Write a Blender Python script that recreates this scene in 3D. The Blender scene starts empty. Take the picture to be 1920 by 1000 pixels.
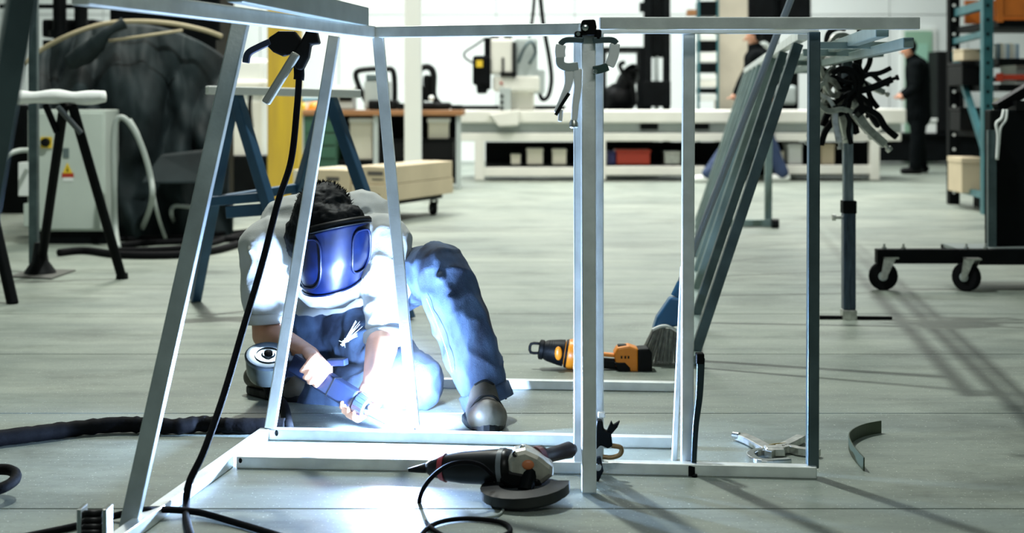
import bpy, math, random
from mathutils import Vector, Matrix, Quaternion, noise

# ------------------------------------------------------------------ camera, world, lights, exposure
scn = bpy.context.scene
C = scn.collection
F, H, VH = 2800.0, 0.92, 190.0          # focal length in pixels, eye height, horizon row (1920x1000 frame)

cam_d = bpy.data.cameras.new('camera'); cam = bpy.data.objects.new('camera', cam_d); C.objects.link(cam)
cam.location = (0, 0, H); cam.rotation_euler = (math.pi/2, 0, 0)
cam_d.sensor_width = 36.0; cam_d.lens = F/1920*36
cam_d.shift_y = (VH-500)/1920
cam_d.clip_start = 0.05; cam_d.clip_end = 100
cam_d.dof.use_dof = True; cam_d.dof.focus_distance = 4.0; cam_d.dof.aperture_fstop = 3.6
scn.camera = cam

world = bpy.data.worlds.new('hall_ambient'); scn.world = world; world.use_nodes = True
bg = world.node_tree.nodes['Background']
bg.inputs[0].default_value = (0.62, 1.0, 0.88, 1); bg.inputs[1].default_value = 0.055

def lamp(name, kind, loc, energy, color, size=0.3, size_y=None, target=None, spread=None):
    d = bpy.data.lights.new(name, kind); d.energy = energy; d.color = color
    o = bpy.data.objects.new(name, d); C.objects.link(o); o.location = loc
    if kind == 'AREA':
        d.shape = 'RECTANGLE' if size_y else 'DISK'; d.size = size
        if size_y: d.size_y = size_y
        if spread: d.spread = spread
    else:
        d.shadow_soft_size = size
    if target is not None:
        o.rotation_euler = (Vector(target)-Vector(loc)).to_track_quat('-Z', 'Y').to_euler()
    return o
HALL = (0.93, 1.0, 0.95)
lamp('high_bay_light', 'AREA', (-0.75, 6.6, 5.6), 270, HALL, 0.2)
lamp('strip_light', 'AREA', (-2.5, 13.0, 6.2), 320, (1.0, 1.0, 0.90), 1.6, 6.0, spread=math.radians(128))
lamp('strip_light', 'AREA', (2.5, 14.0, 6.2), 255, (1.0, 1.0, 0.95), 1.6, 6.0, spread=math.radians(128))
lamp('strip_light', 'AREA', (0.0, 19.0, 6.2), 720, (0.96, 1.0, 0.98), 10.0, 1.2, spread=math.radians(140))
lamp('strip_light', 'AREA', (0.8, -1.6, 4.4), 60, (0.95, 1.0, 0.96), 3.0, 0.5, target=(0.2, 4.5, 0.4))

vs = scn.view_settings
vs.view_transform = 'Standard'; vs.look = 'None'; vs.gamma = 1.0; vs.use_curve_mapping = False
vs.exposure = 0.25

# ------------------------------------------------------------------ pixel helpers
def P(u, v, d): return Vector(((u-960)*d/F, d, H-(v-VH)*d/F))
def G(u, v, z=0.0):
    d = F*(H-z)/(v-VH); return Vector(((u-960)*d/F, d, z))

# ------------------------------------------------------------------ materials
MATS = {}
def mat(name, col, rough=0.5, metal=0.0, var=0.0, scale=8.0, bump=0.0, bscale=60.0, col2=None, emit=None, estr=0, coat=0.0, spec=0.5, stretch=None, sheen=0):
    if name in MATS: return MATS[name]
    m = bpy.data.materials.new(name); m.use_nodes = True; nt = m.node_tree; b = nt.nodes['Principled BSDF']
    def I(k, v):
        if k in b.inputs: b.inputs[k].default_value = v
    c = (*col, 1)
    I('Base Color', c); I('Roughness', rough); I('Metallic', metal); I('Coat Weight', coat); I('Specular IOR Level', spec); I('Sheen Weight', sheen)
    tc = nt.nodes.new('ShaderNodeTexCoord'); src = tc.outputs['Object']
    if stretch:
        mp = nt.nodes.new('ShaderNodeMapping'); mp.inputs['Scale'].default_value = stretch
        nt.links.new(src, mp.inputs[0]); src = mp.outputs[0]
    if var > 0 or col2:
        n = nt.nodes.new('ShaderNodeTexNoise'); n.inputs['Scale'].default_value = scale; n.inputs['Detail'].default_value = 6
        nt.links.new(src, n.inputs['Vector'])
        r = nt.nodes.new('ShaderNodeValToRGB')
        r.color_ramp.elements[0].position = 0.32; r.color_ramp.elements[1].position = 0.68
        a = col2 if col2 else tuple(x*(1-var) for x in col)
        bb = col if col2 else tuple(min(1, x*(1+var)) for x in col)
        r.color_ramp.elements[0].color = (*a, 1); r.color_ramp.elements[1].color = (*bb, 1)
        nt.links.new(n.outputs['Fac'], r.inputs[0]); nt.links.new(r.outputs[0], b.inputs['Base Color'])
    if bump > 0:
        n2 = nt.nodes.new('ShaderNodeTexNoise'); n2.inputs['Scale'].default_value = bscale; n2.inputs['Detail'].default_value = 4
        nt.links.new(src, n2.inputs['Vector'])
        bp = nt.nodes.new('ShaderNodeBump'); bp.inputs['Strength'].default_value = bump; bp.inputs['Distance'].default_value = 0.01
        nt.links.new(n2.outputs['Fac'], bp.inputs['Height']); nt.links.new(bp.outputs[0], b.inputs['Normal'])
    if emit:
        I('Emission Color', (*emit, 1)); I('Emission Strength', estr)
    MATS[name] = m; return m

ALU = mat('brushed_aluminium', (0.80, 0.83, 0.81), 0.36, 0.55, var=0.12, scale=14, bump=0.03, bscale=180)
ALU2 = mat('bare_steel_tube', (0.56, 0.62, 0.63), 0.34, 0.75, var=0.18, scale=9, bump=0.03, bscale=150)
DSTEEL = mat('dark_mill_steel', (0.10, 0.14, 0.15), 0.38, 0.8, var=0.25, scale=9)
GSTEEL = mat('green_grey_steel', (0.20, 0.27, 0.25), 0.42, 0.5, var=0.2, scale=6)
CHROME = mat('chrome', (0.72, 0.74, 0.74), 0.2, 1.0)
WORN = mat('worn_nickel', (0.58, 0.58, 0.54), 0.32, 0.95, var=0.25, scale=40)
BLACK = mat('black_plastic', (0.004, 0.0045, 0.005), 0.5, spec=0.15)
BLACKM = mat('black_steel', (0.003, 0.004, 0.0045), 0.55, 0.0, var=0.3, spec=0.08)
RUBBER = mat('black_rubber', (0.004, 0.004, 0.005), 0.75, bump=0.15, bscale=70, spec=0.1)
BLUED = mat('blue_painted_steel', (0.030, 0.085, 0.16), 0.4, 0.3, var=0.25, scale=6)
WHITEP = mat('white_paint', (0.84, 0.86, 0.83), 0.45)
CREAM = mat('cream_enamel', (0.78, 0.77, 0.70), 0.4, var=0.05, scale=3)
GREYP = mat('grey_paint', (0.42, 0.47, 0.46), 0.45, var=0.08, scale=3)
CABG = mat('cabinet_grey', (0.56, 0.62, 0.56), 0.45, var=0.06, scale=3)
TEAL = mat('teal_rack_paint', (0.035, 0.14, 0.16), 0.4, 0.1, var=0.25, scale=7)
ORANGE = mat('orange_beam_paint', (0.60, 0.16, 0.02), 0.45, var=0.15, scale=5)
RED = mat('red_paint', (0.45, 0.04, 0.015), 0.45)
YEL = mat('yellow_column_paint', (0.72, 0.50, 0.04), 0.5, var=0.1, scale=2, col2=(0.55, 0.36, 0.05), stretch=(6, 6, 0.5))
YELP = mat('yellow_plastic', (0.80, 0.55, 0.03), 0.4)
TOOLO = mat('orange_tool_plastic', (0.85, 0.27, 0.015), 0.38, bump=0.02)
CARD = mat('cardboard', (0.60, 0.50, 0.34), 0.75, var=0.08, scale=3)
CARDL = mat('pale_cardboard', (0.74, 0.70, 0.58), 0.7, var=0.06, scale=3)
WOOD = mat('brown_bench_wood', (0.28, 0.13, 0.05), 0.5, var=0.25, scale=5, stretch=(0.6, 6, 6))
TARP = mat('black_tarpaulin', (0.014, 0.022, 0.024), 0.75, var=0.5, scale=2.2, spec=0.2, bump=0.2, bscale=9)
TAN = mat('tan_webbing', (0.45, 0.38, 0.24), 0.7)
SKIN = mat('skin', (0.52, 0.25, 0.15), 0.5, var=0.12, scale=18, bump=0.04, bscale=120)
SHIRT = mat('grey_tshirt_cotton', (0.50, 0.51, 0.49), 0.9, var=0.07, scale=9, bump=0.12, bscale=240)
DENIM = mat('blue_denim', (0.055, 0.095, 0.17), 0.85, col2=(0.004, 0.009, 0.026), scale=9, bump=0.2, bscale=260, stretch=(1.6, 1.6, 0.8))
HAIR = mat('black_hair', (0.004, 0.005, 0.006), 0.6, spec=0.15)
MASKM = mat('dark_blue_mask_shell', (0.0012, 0.005, 0.030), 0.32, var=0.6, bump=0.05, bscale=30, scale=14, coat=0.0)
LEATHER = mat('worn_brown_leather', (0.07, 0.06, 0.042), 0.5, var=0.4, scale=14, bump=0.08, bscale=70)
TORCHM = mat('blue_black_torch_plastic', (0.005, 0.009, 0.026), 0.4, spec=0.3)
COPPER = mat('copper', (0.75, 0.33, 0.22), 0.35, 0.8)
DARKCL = mat('dark_workwear', (0.003, 0.0045, 0.005), 0.9, spec=0.05)
GREENP = mat('pale_green_door', (0.30, 0.50, 0.36), 0.5)
BRISTLE = mat('grey_bristle', (0.30, 0.32, 0.29), 0.8, var=0.3, scale=50)
BLUEPL = mat('blue_broom_plastic', (0.03, 0.13, 0.28), 0.3)
STITCH = mat('pale_stitching', (0.45, 0.50, 0.58), 0.8)
WRAP = mat('white_padding', (0.82, 0.83, 0.80), 0.8, bump=0.3, bscale=18)
GREYH = mat('pale_grey_hose', (0.36, 0.40, 0.37), 0.5)
LID = mat('brushed_lid', (0.07, 0.09, 0.11), 0.3, 0.7, var=0.25, scale=20)

# ------------------------------------------------------------------ mesh building
BASE = {}
class MB:
    def __init__(s): s.v = []; s.f = []
    def add(s, vs, fs):
        o = len(s.v); s.v += [Vector(x) for x in vs]; s.f += [tuple(i+o for i in f) for f in fs]; return s
    def box(s, c, size, R=None):
        hx, hy, hz = [x/2 for x in size]; c = Vector(c)
        vs = [Vector((x, y, z)) for z in (-hz, hz) for y in (-hy, hy) for x in (-hx, hx)]
        if R is not None: vs = [R @ v for v in vs]
        return s.add([c+v for v in vs], [(0,2,3,1), (4,5,7,6), (0,1,5,4), (2,6,7,3), (0,4,6,2), (1,3,7,5)])
    def rect(s, u0, v0, u1, v1, d, depth):      # box whose front face fills this pixel rectangle at distance d
        a, b = P(u0, v1, d), P(u1, v0, d)
        return s.box(((a.x+b.x)/2, d+depth/2, (a.z+b.z)/2), (abs(b.x-a.x), depth, abs(b.z-a.z)))
    def sq(s, p0, p1, w, h=None, up=(0, 0, 1), roll=0):
        h = h or w; p0, p1 = Vector(p0), Vector(p1); z = (p1-p0).normalized(); up = Vector(up)
        if abs(z.dot(up)) > 0.97: up = Vector((0, 1, 0))
        x = z.cross(up).normalized(); y = x.cross(z).normalized()
        if roll:
            q = Quaternion(z, roll); x = q @ x; y = q @ y
        vs = [p + x*(sx*w/2) + y*(sy*h/2) for p in (p0, p1) for sx, sy in ((-1,-1), (1,-1), (1,1), (-1,1))]
        return s.add(vs, [(3,2,1,0), (4,5,6,7), (0,1,5,4), (1,2,6,5), (2,3,7,6), (3,0,4,7)])
    def rod(s, p0, p1, r0, r1=None, n=12):
        return s.lathe(p0, Vector(p1)-Vector(p0), [(0, r0), (1, r0 if r1 is None else r1)], n, unit=True)
    def lathe(s, p0, axis, prof, n=20, unit=False, sx=1.0):
        p0, axis = Vector(p0), Vector(axis); L = axis.length if unit else 1.0; z = axis.normalized()
        up = Vector((0, 0, 1)) if abs(z.z) < 0.9 else Vector((0, 1, 0))
        x = z.cross(up).normalized(); y = z.cross(x).normalized()
        vs = []; fs = []
        for t, r in prof:
            for k in range(n):
                a = 2*math.pi*k/n; vs.append(p0 + z*(t*L) + x*(r*math.cos(a)*sx) + y*(r*math.sin(a)))
        m = len(prof)
        for i in range(m-1):
            for k in range(n):
                k2 = (k+1) % n; fs.append((i*n+k, i*n+k2, (i+1)*n+k2, (i+1)*n+k))
        fs.append(tuple(range(n-1, -1, -1))); fs.append(tuple((m-1)*n+k for k in range(n)))
        return s.add(vs, fs)
    def path(s, pts, r, n=8, sub=6, closed=False, flat=None, wob=0.0):
        pts = [Vector(p) for p in pts]
        if sub > 1: pts = catmull(pts, sub, closed)
        m = len(pts); vs = []; fs = []; ref = None
        for i, p in enumerate(pts):
            a = pts[(i-1) % m] if (closed or i > 0) else p; b = pts[(i+1) % m] if (closed or i < m-1) else p
            z = (b-a).normalized()
            if ref is None:
                up = Vector((0, 0, 1)) if abs(z.z) < 0.9 else Vector((0, 1, 0)); x = z.cross(up).normalized()
            else:
                x = (ref - z*ref.dot(z)).normalized()
            ref = x; y = z.cross(x)
            rr = (r(i/(m-1)) if callable(r) else r)
            if wob: rr *= 1 + wob*math.sin(i*1.7) + wob*random.uniform(-1, 1)
            for k in range(n):
                t = 2*math.pi*k/n; vs.append(p + x*(rr*math.cos(t)) + y*(rr*math.sin(t)*(flat or 1)))
        for i in range(m if closed else m-1):
            i2 = (i+1) % m
            for k in range(n):
                k2 = (k+1) % n; fs.append((i*n+k, i*n+k2, i2*n+k2, i2*n+k))
        if not closed:
            fs.append(tuple(range(n-1, -1, -1))); fs.append(tuple((m-1)*n+k for k in range(n)))
        return s.add(vs, fs)
    def ribbon(s, pts, w, t, nrm=(0, -1, 0), sub=6, tap=None):   # flat bar along a path: width w in the plane across nrm, thickness t along nrm
        pts = [Vector(p) for p in pts]
        if sub > 1: pts = catmull(pts, sub)
        nrm = Vector(nrm).normalized(); m = len(pts); vs = []; fs = []
        for i, p in enumerate(pts):
            z = (pts[min(i+1, m-1)]-pts[max(i-1, 0)]).normalized(); x = z.cross(nrm).normalized()
            ww = w*(tap(i/(m-1)) if tap else 1)
            vs += [p - x*ww/2 - nrm*t/2, p + x*ww/2 - nrm*t/2, p + x*ww/2 + nrm*t/2, p - x*ww/2 + nrm*t/2]
        for i in range(m-1):
            for k in range(4):
                k2 = (k+1) % 4; fs.append((i*4+k, i*4+k2, i*4+4+k2, i*4+4+k))
        fs.append((3, 2, 1, 0)); fs.append(tuple((m-1)*4+k for k in range(4)))
        return s.add(vs, fs)
    def prism(s, pts, ext):                        # polygon of 3-D points swept by a vector
        pts = [Vector(p) for p in pts]; e = Vector(ext); n = len(pts)
        return s.add(pts + [p+e for p in pts], [tuple(range(n-1, -1, -1)), tuple(range(n, 2*n))] + [(i, (i+1) % n, n+(i+1) % n, n+i) for i in range(n)])
    def ball(s, c, r, n=12, m=8, R=None):
        r = Vector((r, r, r)) if isinstance(r, (int, float)) else Vector(r); c = Vector(c); vs = []; fs = []
        for i in range(1, m):
            for k in range(n):
                a, b = math.pi*i/m, 2*math.pi*k/n
                q = Vector((r.x*math.sin(a)*math.cos(b), r.y*math.sin(a)*math.sin(b), r.z*math.cos(a)))
                vs.append(c + (R @ q if R is not None else q))
        t, bo = Vector((0, 0, r.z)), Vector((0, 0, -r.z))
        vs += [c + (R @ t if R is not None else t), c + (R @ bo if R is not None else bo)]
        for i in range(m-2):
            for k in range(n):
                k2 = (k+1) % n; fs.append((i*n+k, (i+1)*n+k, (i+1)*n+k2, i*n+k2))
        T, B = (m-1)*n, (m-1)*n+1
        for k in range(n):
            k2 = (k+1) % n; fs.append((T, k, k2)); fs.append((B, (m-2)*n+k2, (m-2)*n+k))
        return s.add(vs, fs)
    def caps(s, p0, r0, p1, r1, n=16):             # tapered capsule
        p0, p1 = Vector(p0), Vector(p1)
        d = p1-p0; L = d.length
        prof = [(-r0*math.cos(a), max(r0*math.sin(a), 1e-4)) for a in [0.02, .4, .8, 1.2]] + [(0, r0), (L, r1)] + [(L+r1*math.cos(a), max(r1*math.sin(a), 1e-4)) for a in [1.2, .8, .4, 0.02]]
        return s.lathe(p0, d, prof, n)
    def build(s, name, m, parent=None, smooth=False, bevel=0, base=None, kind=None):
        if parent is not None: base = BASE[parent]
        elif base is None:
            xs = [v.x for v in s.v]; ys = [v.y for v in s.v]; zs = [v.z for v in s.v]
            base = Vector(((min(xs)+max(xs))/2, (min(ys)+max(ys))/2, min(zs)))
        base = Vector(base)
        me = bpy.data.meshes.new(name); me.from_pydata([v-base for v in s.v], [], s.f); me.materials.append(m); me.validate()
        return link(name, me, parent, base, smooth, bevel, kind)
def link(name, me, parent, base, smooth=False, bevel=0, kind=None):
    o = bpy.data.objects.new(name, me); C.objects.link(o)
    if parent is not None: o.parent = parent
    else: o.location = base
    BASE[o] = Vector(base)
    if smooth:
        for p in me.polygons: p.use_smooth = True
        if smooth == 'auto':
            md = o.modifiers.new('edges', 'EDGE_SPLIT'); md.split_angle = math.radians(40)
    if bevel:
        b = o.modifiers.new('bevel', 'BEVEL'); b.width = bevel; b.segments = 2; b.limit_method = 'ANGLE'; b.angle_limit = math.radians(50)
    if kind: o['kind'] = kind
    return o
def catmull(pts, sub, closed=False):
    m = len(pts); out = []
    for i in range(m if closed else m-1):
        p0 = pts[(i-1) % m] if (closed or i > 0) else pts[0]; p1 = pts[i]; p2 = pts[(i+1) % m]
        p3 = pts[(i+2) % m] if (closed or i < m-2) else pts[-1]
        for k in range(sub):
            t = k/sub
            out.append(0.5*((2*p1) + (p2-p0)*t + (2*p0-5*p1+4*p2-p3)*t*t + (3*p1-p0-3*p2+p3)*t*t*t))
    if not closed: out.append(pts[-1])
    return out
def tag(o, label, cat, group=None, kind=None):
    o['label'] = label; o['category'] = cat
    if group: o['group'] = group
    if kind: o['kind'] = kind
    return o
def thing(name, label, cat, loc, group=None):
    o = bpy.data.objects.new(name, None); C.objects.link(o); o.location = loc; o.empty_display_size = 0.05
    BASE[o] = Vector(loc); return tag(o, label, cat, group)
def copy_tree(o, loc=None, rot=None, label=None, group=None, parent=None):
    c = o.copy(); C.objects.link(c); BASE[c] = Vector(loc) if loc is not None else BASE[o]
    c.parent = parent
    if loc is not None: c.location = loc
    if rot is not None: c.rotation_euler = rot
    if label: c['label'] = label
    if group: c['group'] = group
    for ch in [x for x in C.objects if x.parent == o]: copy_tree(ch, parent=c)
    return c
def blob(name, mb, m, parent, voxel=0.008, smooth=6, fold=None, base=None):
    """closed pieces fused into one continuous skin"""
    base = Vector(BASE[parent]) if parent is not None else Vector(base)
    me = bpy.data.meshes.new(name); me.from_pydata([v-base for v in mb.v], [], mb.f)
    t = bpy.data.objects.new('fuse', me); C.objects.link(t)
    r = t.modifiers.new('r', 'REMESH'); r.mode = 'VOXEL'; r.voxel_size = voxel
    if smooth:
        sm = t.modifiers.new('s', 'SMOOTH'); sm.factor = 0.5; sm.iterations = smooth
    bpy.context.view_layer.update()
    dg = bpy.context.evaluated_depsgraph_get()
    me2 = bpy.data.meshes.new_from_object(t.evaluated_get(dg)); me2.name = name
    bpy.data.objects.remove(t); bpy.data.meshes.remove(me)
    if fold:
        nr = [v.normal.copy() for v in me2.vertices]
        for v, q in zip(me2.vertices, nr): v.co += q*fold(v.co+base, q)
    me2.materials.clear(); me2.materials.append(m)
    return link(name, me2, parent, base, True)

# ------------------------------------------------------------------ the hall: floor slabs, walls
def concrete():
    m = bpy.data.materials.new('worn_concrete'); m.use_nodes = True; nt = m.node_tree; b = nt.nodes['Principled BSDF']; N = nt.nodes.new; L = nt.links.new
    geo = N('ShaderNodeNewGeometry')
    def nz(scale, st, detail=6, rough=0.6):
        mp = N('ShaderNodeMapping'); mp.inputs['Scale'].default_value = st; L(geo.outputs['Position'], mp.inputs[0])
        n = N('ShaderNodeTexNoise'); n.inputs['Scale'].default_value = scale; n.inputs['Detail'].default_value = detail; n.inputs['Roughness'].default_value = rough
        L(mp.outputs[0], n.inputs['Vector']); return n.outputs['Fac']
    def ramp(f, p0, c0, p1, c1):
        r = N('ShaderNodeValToRGB'); e = r.color_ramp.elements; e[0].position = p0; e[0].color = (*c0, 1); e[1].position = p1; e[1].color = (*c1, 1)
        L(f, r.inputs[0]); return r.outputs[0]
    def mul(a, c, fac=1.0):
        x = N('ShaderNodeMix'); x.data_type = 'RGBA'; x.blend_type = 'MULTIPLY'; x.inputs[0].default_value = fac; L(a, x.inputs[6]); L(c, x.inputs[7]); return x.outputs[2]
    base = ramp(nz(0.9, (1, 1, 1), 8, 0.65), 0.3, (0.19, 0.225, 0.20), 0.7, (0.34, 0.37, 0.315))
    streak = ramp(nz(2.2, (0.35, 2.6, 1), 7, 0.7), 0.34, (0.72, 0.74, 0.74), 0.62, (1.06, 1.06, 1.03))
    grime = ramp(nz(1.4, (0.8, 1.3, 1), 6, 0.72), 0.30, (0.40, 0.41, 0.39), 0.49, (1, 1, 1))
    grit = ramp(nz(70, (1, 1, 1), 2, 0.5), 0.28, (0.72, 0.72, 0.72), 0.42, (1, 1, 1))
    spark = ramp(nz(150, (1, 1, 1), 1, 0.5), 0.70, (0, 0, 0), 0.74, (0.45, 0.45, 0.42))
    c = mul(mul(mul(base, streak), grime, 0.8), grit, 0.6)
    ad = N('ShaderNodeMix'); ad.data_type = 'RGBA'; ad.blend_type = 'ADD'; ad.inputs[0].default_value = 1.0; L(c, ad.inputs[6]); L(spark, ad.inputs[7])
    L(ad.outputs[2], b.inputs['Base Color'])
    rr = ramp(nz(3.0, (0.6, 1.6, 1)), 0.3, (0.34, 0.34, 0.34), 0.7, (0.6, 0.6, 0.6)); L(rr, b.inputs['Roughness'])
    bp = N('ShaderNodeBump'); bp.inputs['Strength'].default_value = 0.12; bp.inputs['Distance'].default_value = 0.004
    L(nz(45, (1, 1, 1), 5), bp.inputs['Height']); L(bp.outputs[0], b.inputs['Normal'])
    return m
CONC = concrete()
JOINT = mat('joint_filler', (0.10, 0.11, 0.10), 0.9)
mb = MB(); mb.box((0, 11.5, -0.09), (24, 24.6, 0.10))
floor = mb.build('floor', JOINT, base=(0, 11.5, -0.04)); floor['kind'] = 'structure'; floor['label'] = 'worn grey concrete floor slabs with saw-cut joints'
y = -0.75
while y < 23.6:
    m_ = MB(); m_.box((0, y+1.03/2, -0.02), (24, 1.03-0.008, 0.04)); m_.build('slab', CONC, floor); y += 1.03
WALLM = mat('white_wall_panel', (0.86, 0.90, 0.88), 0.5, var=0.03, scale=1)
YW = 22.6
mb = MB(); mb.box((0, YW+0.15, 3.2), (24, 0.2, 6.4)); wall = mb.build('wall_back', GREYP, base=(0, YW+0.15, 0)); wall['kind'] = 'structure'; wall['label'] = 'white panelled back wall of the hall'
for i in range(-9, 10):
    for z0, z1 in ((0.0, 2.23), (2.23, 4.3), (4.3, 6.4)):
        m_ = MB(); x0 = -1.43 + i*1.19
        m_.box((x0+0.595, YW+0.02, (z0+z1)/2), (1.19-0.012, 0.06, z1-z0-0.012)); m_.build('wall_panel', WALLM, wall)
for nm, sx in (('wall_left', -1), ('wall_right', 1)):
    mb = MB(); mb.box((sx*11.2, 11.2, 3.2), (0.2, 23.0, 6.4)); w_ = mb.build(nm, WALLM, base=(sx*11.2, 11.2, 0)); w_['kind'] = 'structure'; w_['label'] = 'plain white side wall of the hall'
# far door with pale green leaf
mb = MB(); mb.rect(1690, 52, 1756, 303, YW-0.06, 0.05); dr = mb.build('door_1', WHITEP); dr['kind'] = 'structure'; dr['label'] = 'pale green door in a white frame on the far wall'
mb = MB(); mb.rect(1697, 58, 1748, 302, YW-0.09, 0.05); leaf = mb.build('door_leaf', GREENP, dr)
mb = MB(); mb.rect(1704, 82, 1740, 125, YW-0.10, 0.02); mb.build('door_window', mat('green_glass', (0.35, 0.62, 0.48), 0.15), leaf)

# ------------------------------------------------------------------ welded tube frame (left bay)
T = 0.03
def tube(name, p0, p1, par, m=ALU, w=T, h=None, roll=0): return MB().sq(p0, p1, w, h, roll=roll).build(name, m, par, bevel=0.0025)
up = Vector((0, 0, 1))
lf = thing('tube_frame', 'bare square-tube frame with slanted posts that the welder is working on', 'frame', (-0.2, 3.9, 0))
zc = Vector((0, 0, T/2))
BL, BR = G(505, 826)+Vector((0, T/2, 0)), G(1262, 842)+Vector((0, T/2, 0))
FL, FR = G(436, 879)+Vector((0.01, T/2, 0)), G(1533, 899)+Vector((0, T/2, 0))
SL0, SL1 = G(505, 828)+Vector((-0.02, 0, 0)), G(230, 1034)+Vector((-0.02, 0, 0))
e_ = (SL0-SL1).normalized()
tube('bottom_rail', BL+zc+Vector((-0.005, 0, 0)), BR+zc, lf)
tube('bottom_rail', FL+zc, G(1098, 890)+Vector((0, T/2, 0))+zc, lf)
tube('bottom_rail', SL0+zc+e_*0.03, SL1+zc, lf)
tube('bottom_rail', G(640, 724)+zc, G(1277, 734)+zc, lf)
post1b, post1t = P(240, 992, 3.20), P(452, 40, 3.36)
post1b.z = 0.0
tube('post', post1b, post1t, lf, ALU2, 0.036)
p2b, p2t = BL+Vector((0.0, 0, T)), P(627, 68, 4.14)
tube('post', p2b, p2t, lf)
p3b, p3t = P(777, 806, 4.075), P(709, 68, 4.06); p3b.z = T
tube('post', p3b, p3t, lf)
# near front-left post, strongly out of focus
n0, n1 = P(46, -40, 1.95), P(46-0.197*1360, 1320, 1.95); n1.z = 0.0
tube('post', n1, n0, lf, DSTEEL, 0.034, roll=0.5)
# top rails
tube('top_rail', P(150, -9, 2.45), P(698, 61, 4.08), lf, ALU, 0.032)
tube('top_rail', P(697, 61, 4.08), P(1092, 55, 3.66), lf)
tube('loose_beam', P(440, -20, 2.92), P(680, 32, 4.0), lf, mat('olive_grey_beam', (0.30, 0.34, 0.31), 0.42, 0.4, var=0.15, scale=8), 0.034, 0.05)['label'] = 'heavier grey beam resting along the top rail'
# doubled posts in the middle
tube('post', P(1087, 62, 3.70), G(1087, 886)+zc, lf)
for c in (BL+Vector((0.02, -0.015, 0.02)), FL+Vector((0.01, -0.012, 0.02)), G(690, 884)+Vector((0, 0.012, 0.018)), P(776, 808, 4.05)):
    mw = MB(); mw.ball(c, (0.006, 0.006, 0.009), 8, 6); mw.build('weld_bead', BLACKM, lf, True)

# ------------------------------------------------------------------ right bay: end frame + long slatted side
rf = thing('slatted_tube_frame', 'long steel frame with a leaning slatted side beyond the front posts', 'frame', (0.8, 5.5, 0))
zt = 1.105
tube('top_rail', P(1124, 44, 3.62), P(1722, 44, 3.66), rf, ALU, 0.03)
tube('top_rail', P(1124, 59, 3.70), P(1535, 60, 3.74), rf, ALU, 0.011)
tube('post', P(1120, 60, 3.71), G(1120, 886)+zc, rf)
tube('post', P(1103, 48, 3.60), Vector((G(1105, 930).x, 3.50, 0.004)), rf, ALU, 0.034)
tube('post', P(1291, 62, 3.735), P(1288, 872, 3.735), rf)
tube('post', P(1526, 60, 3.69), P(1523, 877, 3.66), rf, DSTEEL, 0.028)
tube('bottom_rail', G(1090, 889)+zc+Vector((0, T/2, 0)), FR+zc, rf)
tube('brace', P(1281, 500, 3.83), P(1264, 868, 3.83), rf, ALU, 0.014, 0.02)
def slat_top(d): return Vector((1.015+(d-5.3)*0.1245, d, 1.125))
def slat_bot(d): return Vector((0.652+(d-5.3)*0.1245, d, 0.035))
for k, d in enumerate((5.3, 6.2, 7.05, 7.8, 8.5, 9.15, 9.8, 10.4, 10.95)):
    tube('slat', slat_bot(d), slat_top(d), rf, DSTEEL if k < 2 else GSTEEL, 0.032, 0.036)
tube('top_bar', slat_top(5.05)+Vector((0, 0, 0.02)), slat_top(11.0)+Vector((0, 0, 0.02)), rf, ALU, 0.035)
tube('bottom_bar', slat_bot(5.2)+Vector((0, 0, -0.017)), slat_bot(11.0)+Vector((0, 0, -0.017)), rf, GSTEEL, 0.034)
for dx, dz, w in ((0.10, 0.03, 0.032), (0.165, 0.0, 0.026)):
    tube('top_bar', Vector((0.815+dx, 3.69, 1.065+dz)), Vector((0.815+dx+0.1245*7.3, 11.0, 1.10+dz)), rf, GSTEEL, w)
for d, w in ((4.4, 0.02), (5.05, 0.024), (6.4, 0.024), (8.2, 0.024), (11.0, 0.03)):
    a = slat_top(d); a.z = 1.085; tube('cross_bar', a, a+Vector((0.26, 0, 0)), rf, GSTEEL, w)
tube('post', G(1440, 425)+Vector((0, 0, 0.02)), P(1442, 148, 11.0), rf, GSTEEL, 0.05)
tube('bottom_bar', G(1352, 426)+Vector((0, 0, 0.03)), G(1452, 426)+Vector((0, 0, 0.03)), rf, GSTEEL, 0.05)
MB().lathe(G(1452, 428)+Vector((-0.02, 0, 0.035)), (1, 0, 0), [(0, 0.034), (0.05, 0.034)], 14).build('foot_roller', BLACK, rf, 'auto')

# ------------------------------------------------------------------ stand pole and roller stand at left
st = thing('pole_stand', 'thin grey pole on a black cone foot behind the padded stand', 'stand', G(64, 516))
MB().sq(G(64, 512)+Vector((0, 0, 0.05)), P(63, -40, 7.9), 0.045).build('pole', DSTEEL, st, bevel=0.003)
MB().lathe(G(75, 515), (0, 0, 1), [(0.006, 0.085), (0.02, 0.08), (0.07, 0.045), (0.16, 0.032), (0.17, 0.03)], 16).build('foot_cone', BLACK, st, 'auto')
MB().prism([G(18, 520, 0.002), G(96, 524, 0.002), G(142, 508, 0.002), G(60, 506, 0.002)], (0, 0, 0.006)).build('base_plate', mat('dirty_plate', (0.08, 0.08, 0.07), 0.6), st)
ps = thing('padded_work_stand', 'black trestle stand with a white padded bar in front of the grey cabinet', 'work stand', G(150, 530))
def hs(u0, v0, d0, u1, v1, d1, r, nm, m=BLACKM, par=None): return MB().rod(P(u0, v0, d0), P(u1, v1, d1), r, n=12).build(nm, m, par, 'auto')
padr = MB().path([P(22, 182, 7.45), P(60, 183, 7.45), P(110, 181, 7.45), P(150, 184, 7.45), P(197, 181, 7.45)], lambda t: 0.033+0.004*math.sin(t*17), 14, 5)
padr.build('padded_bar', WRAP, ps, True)
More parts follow.
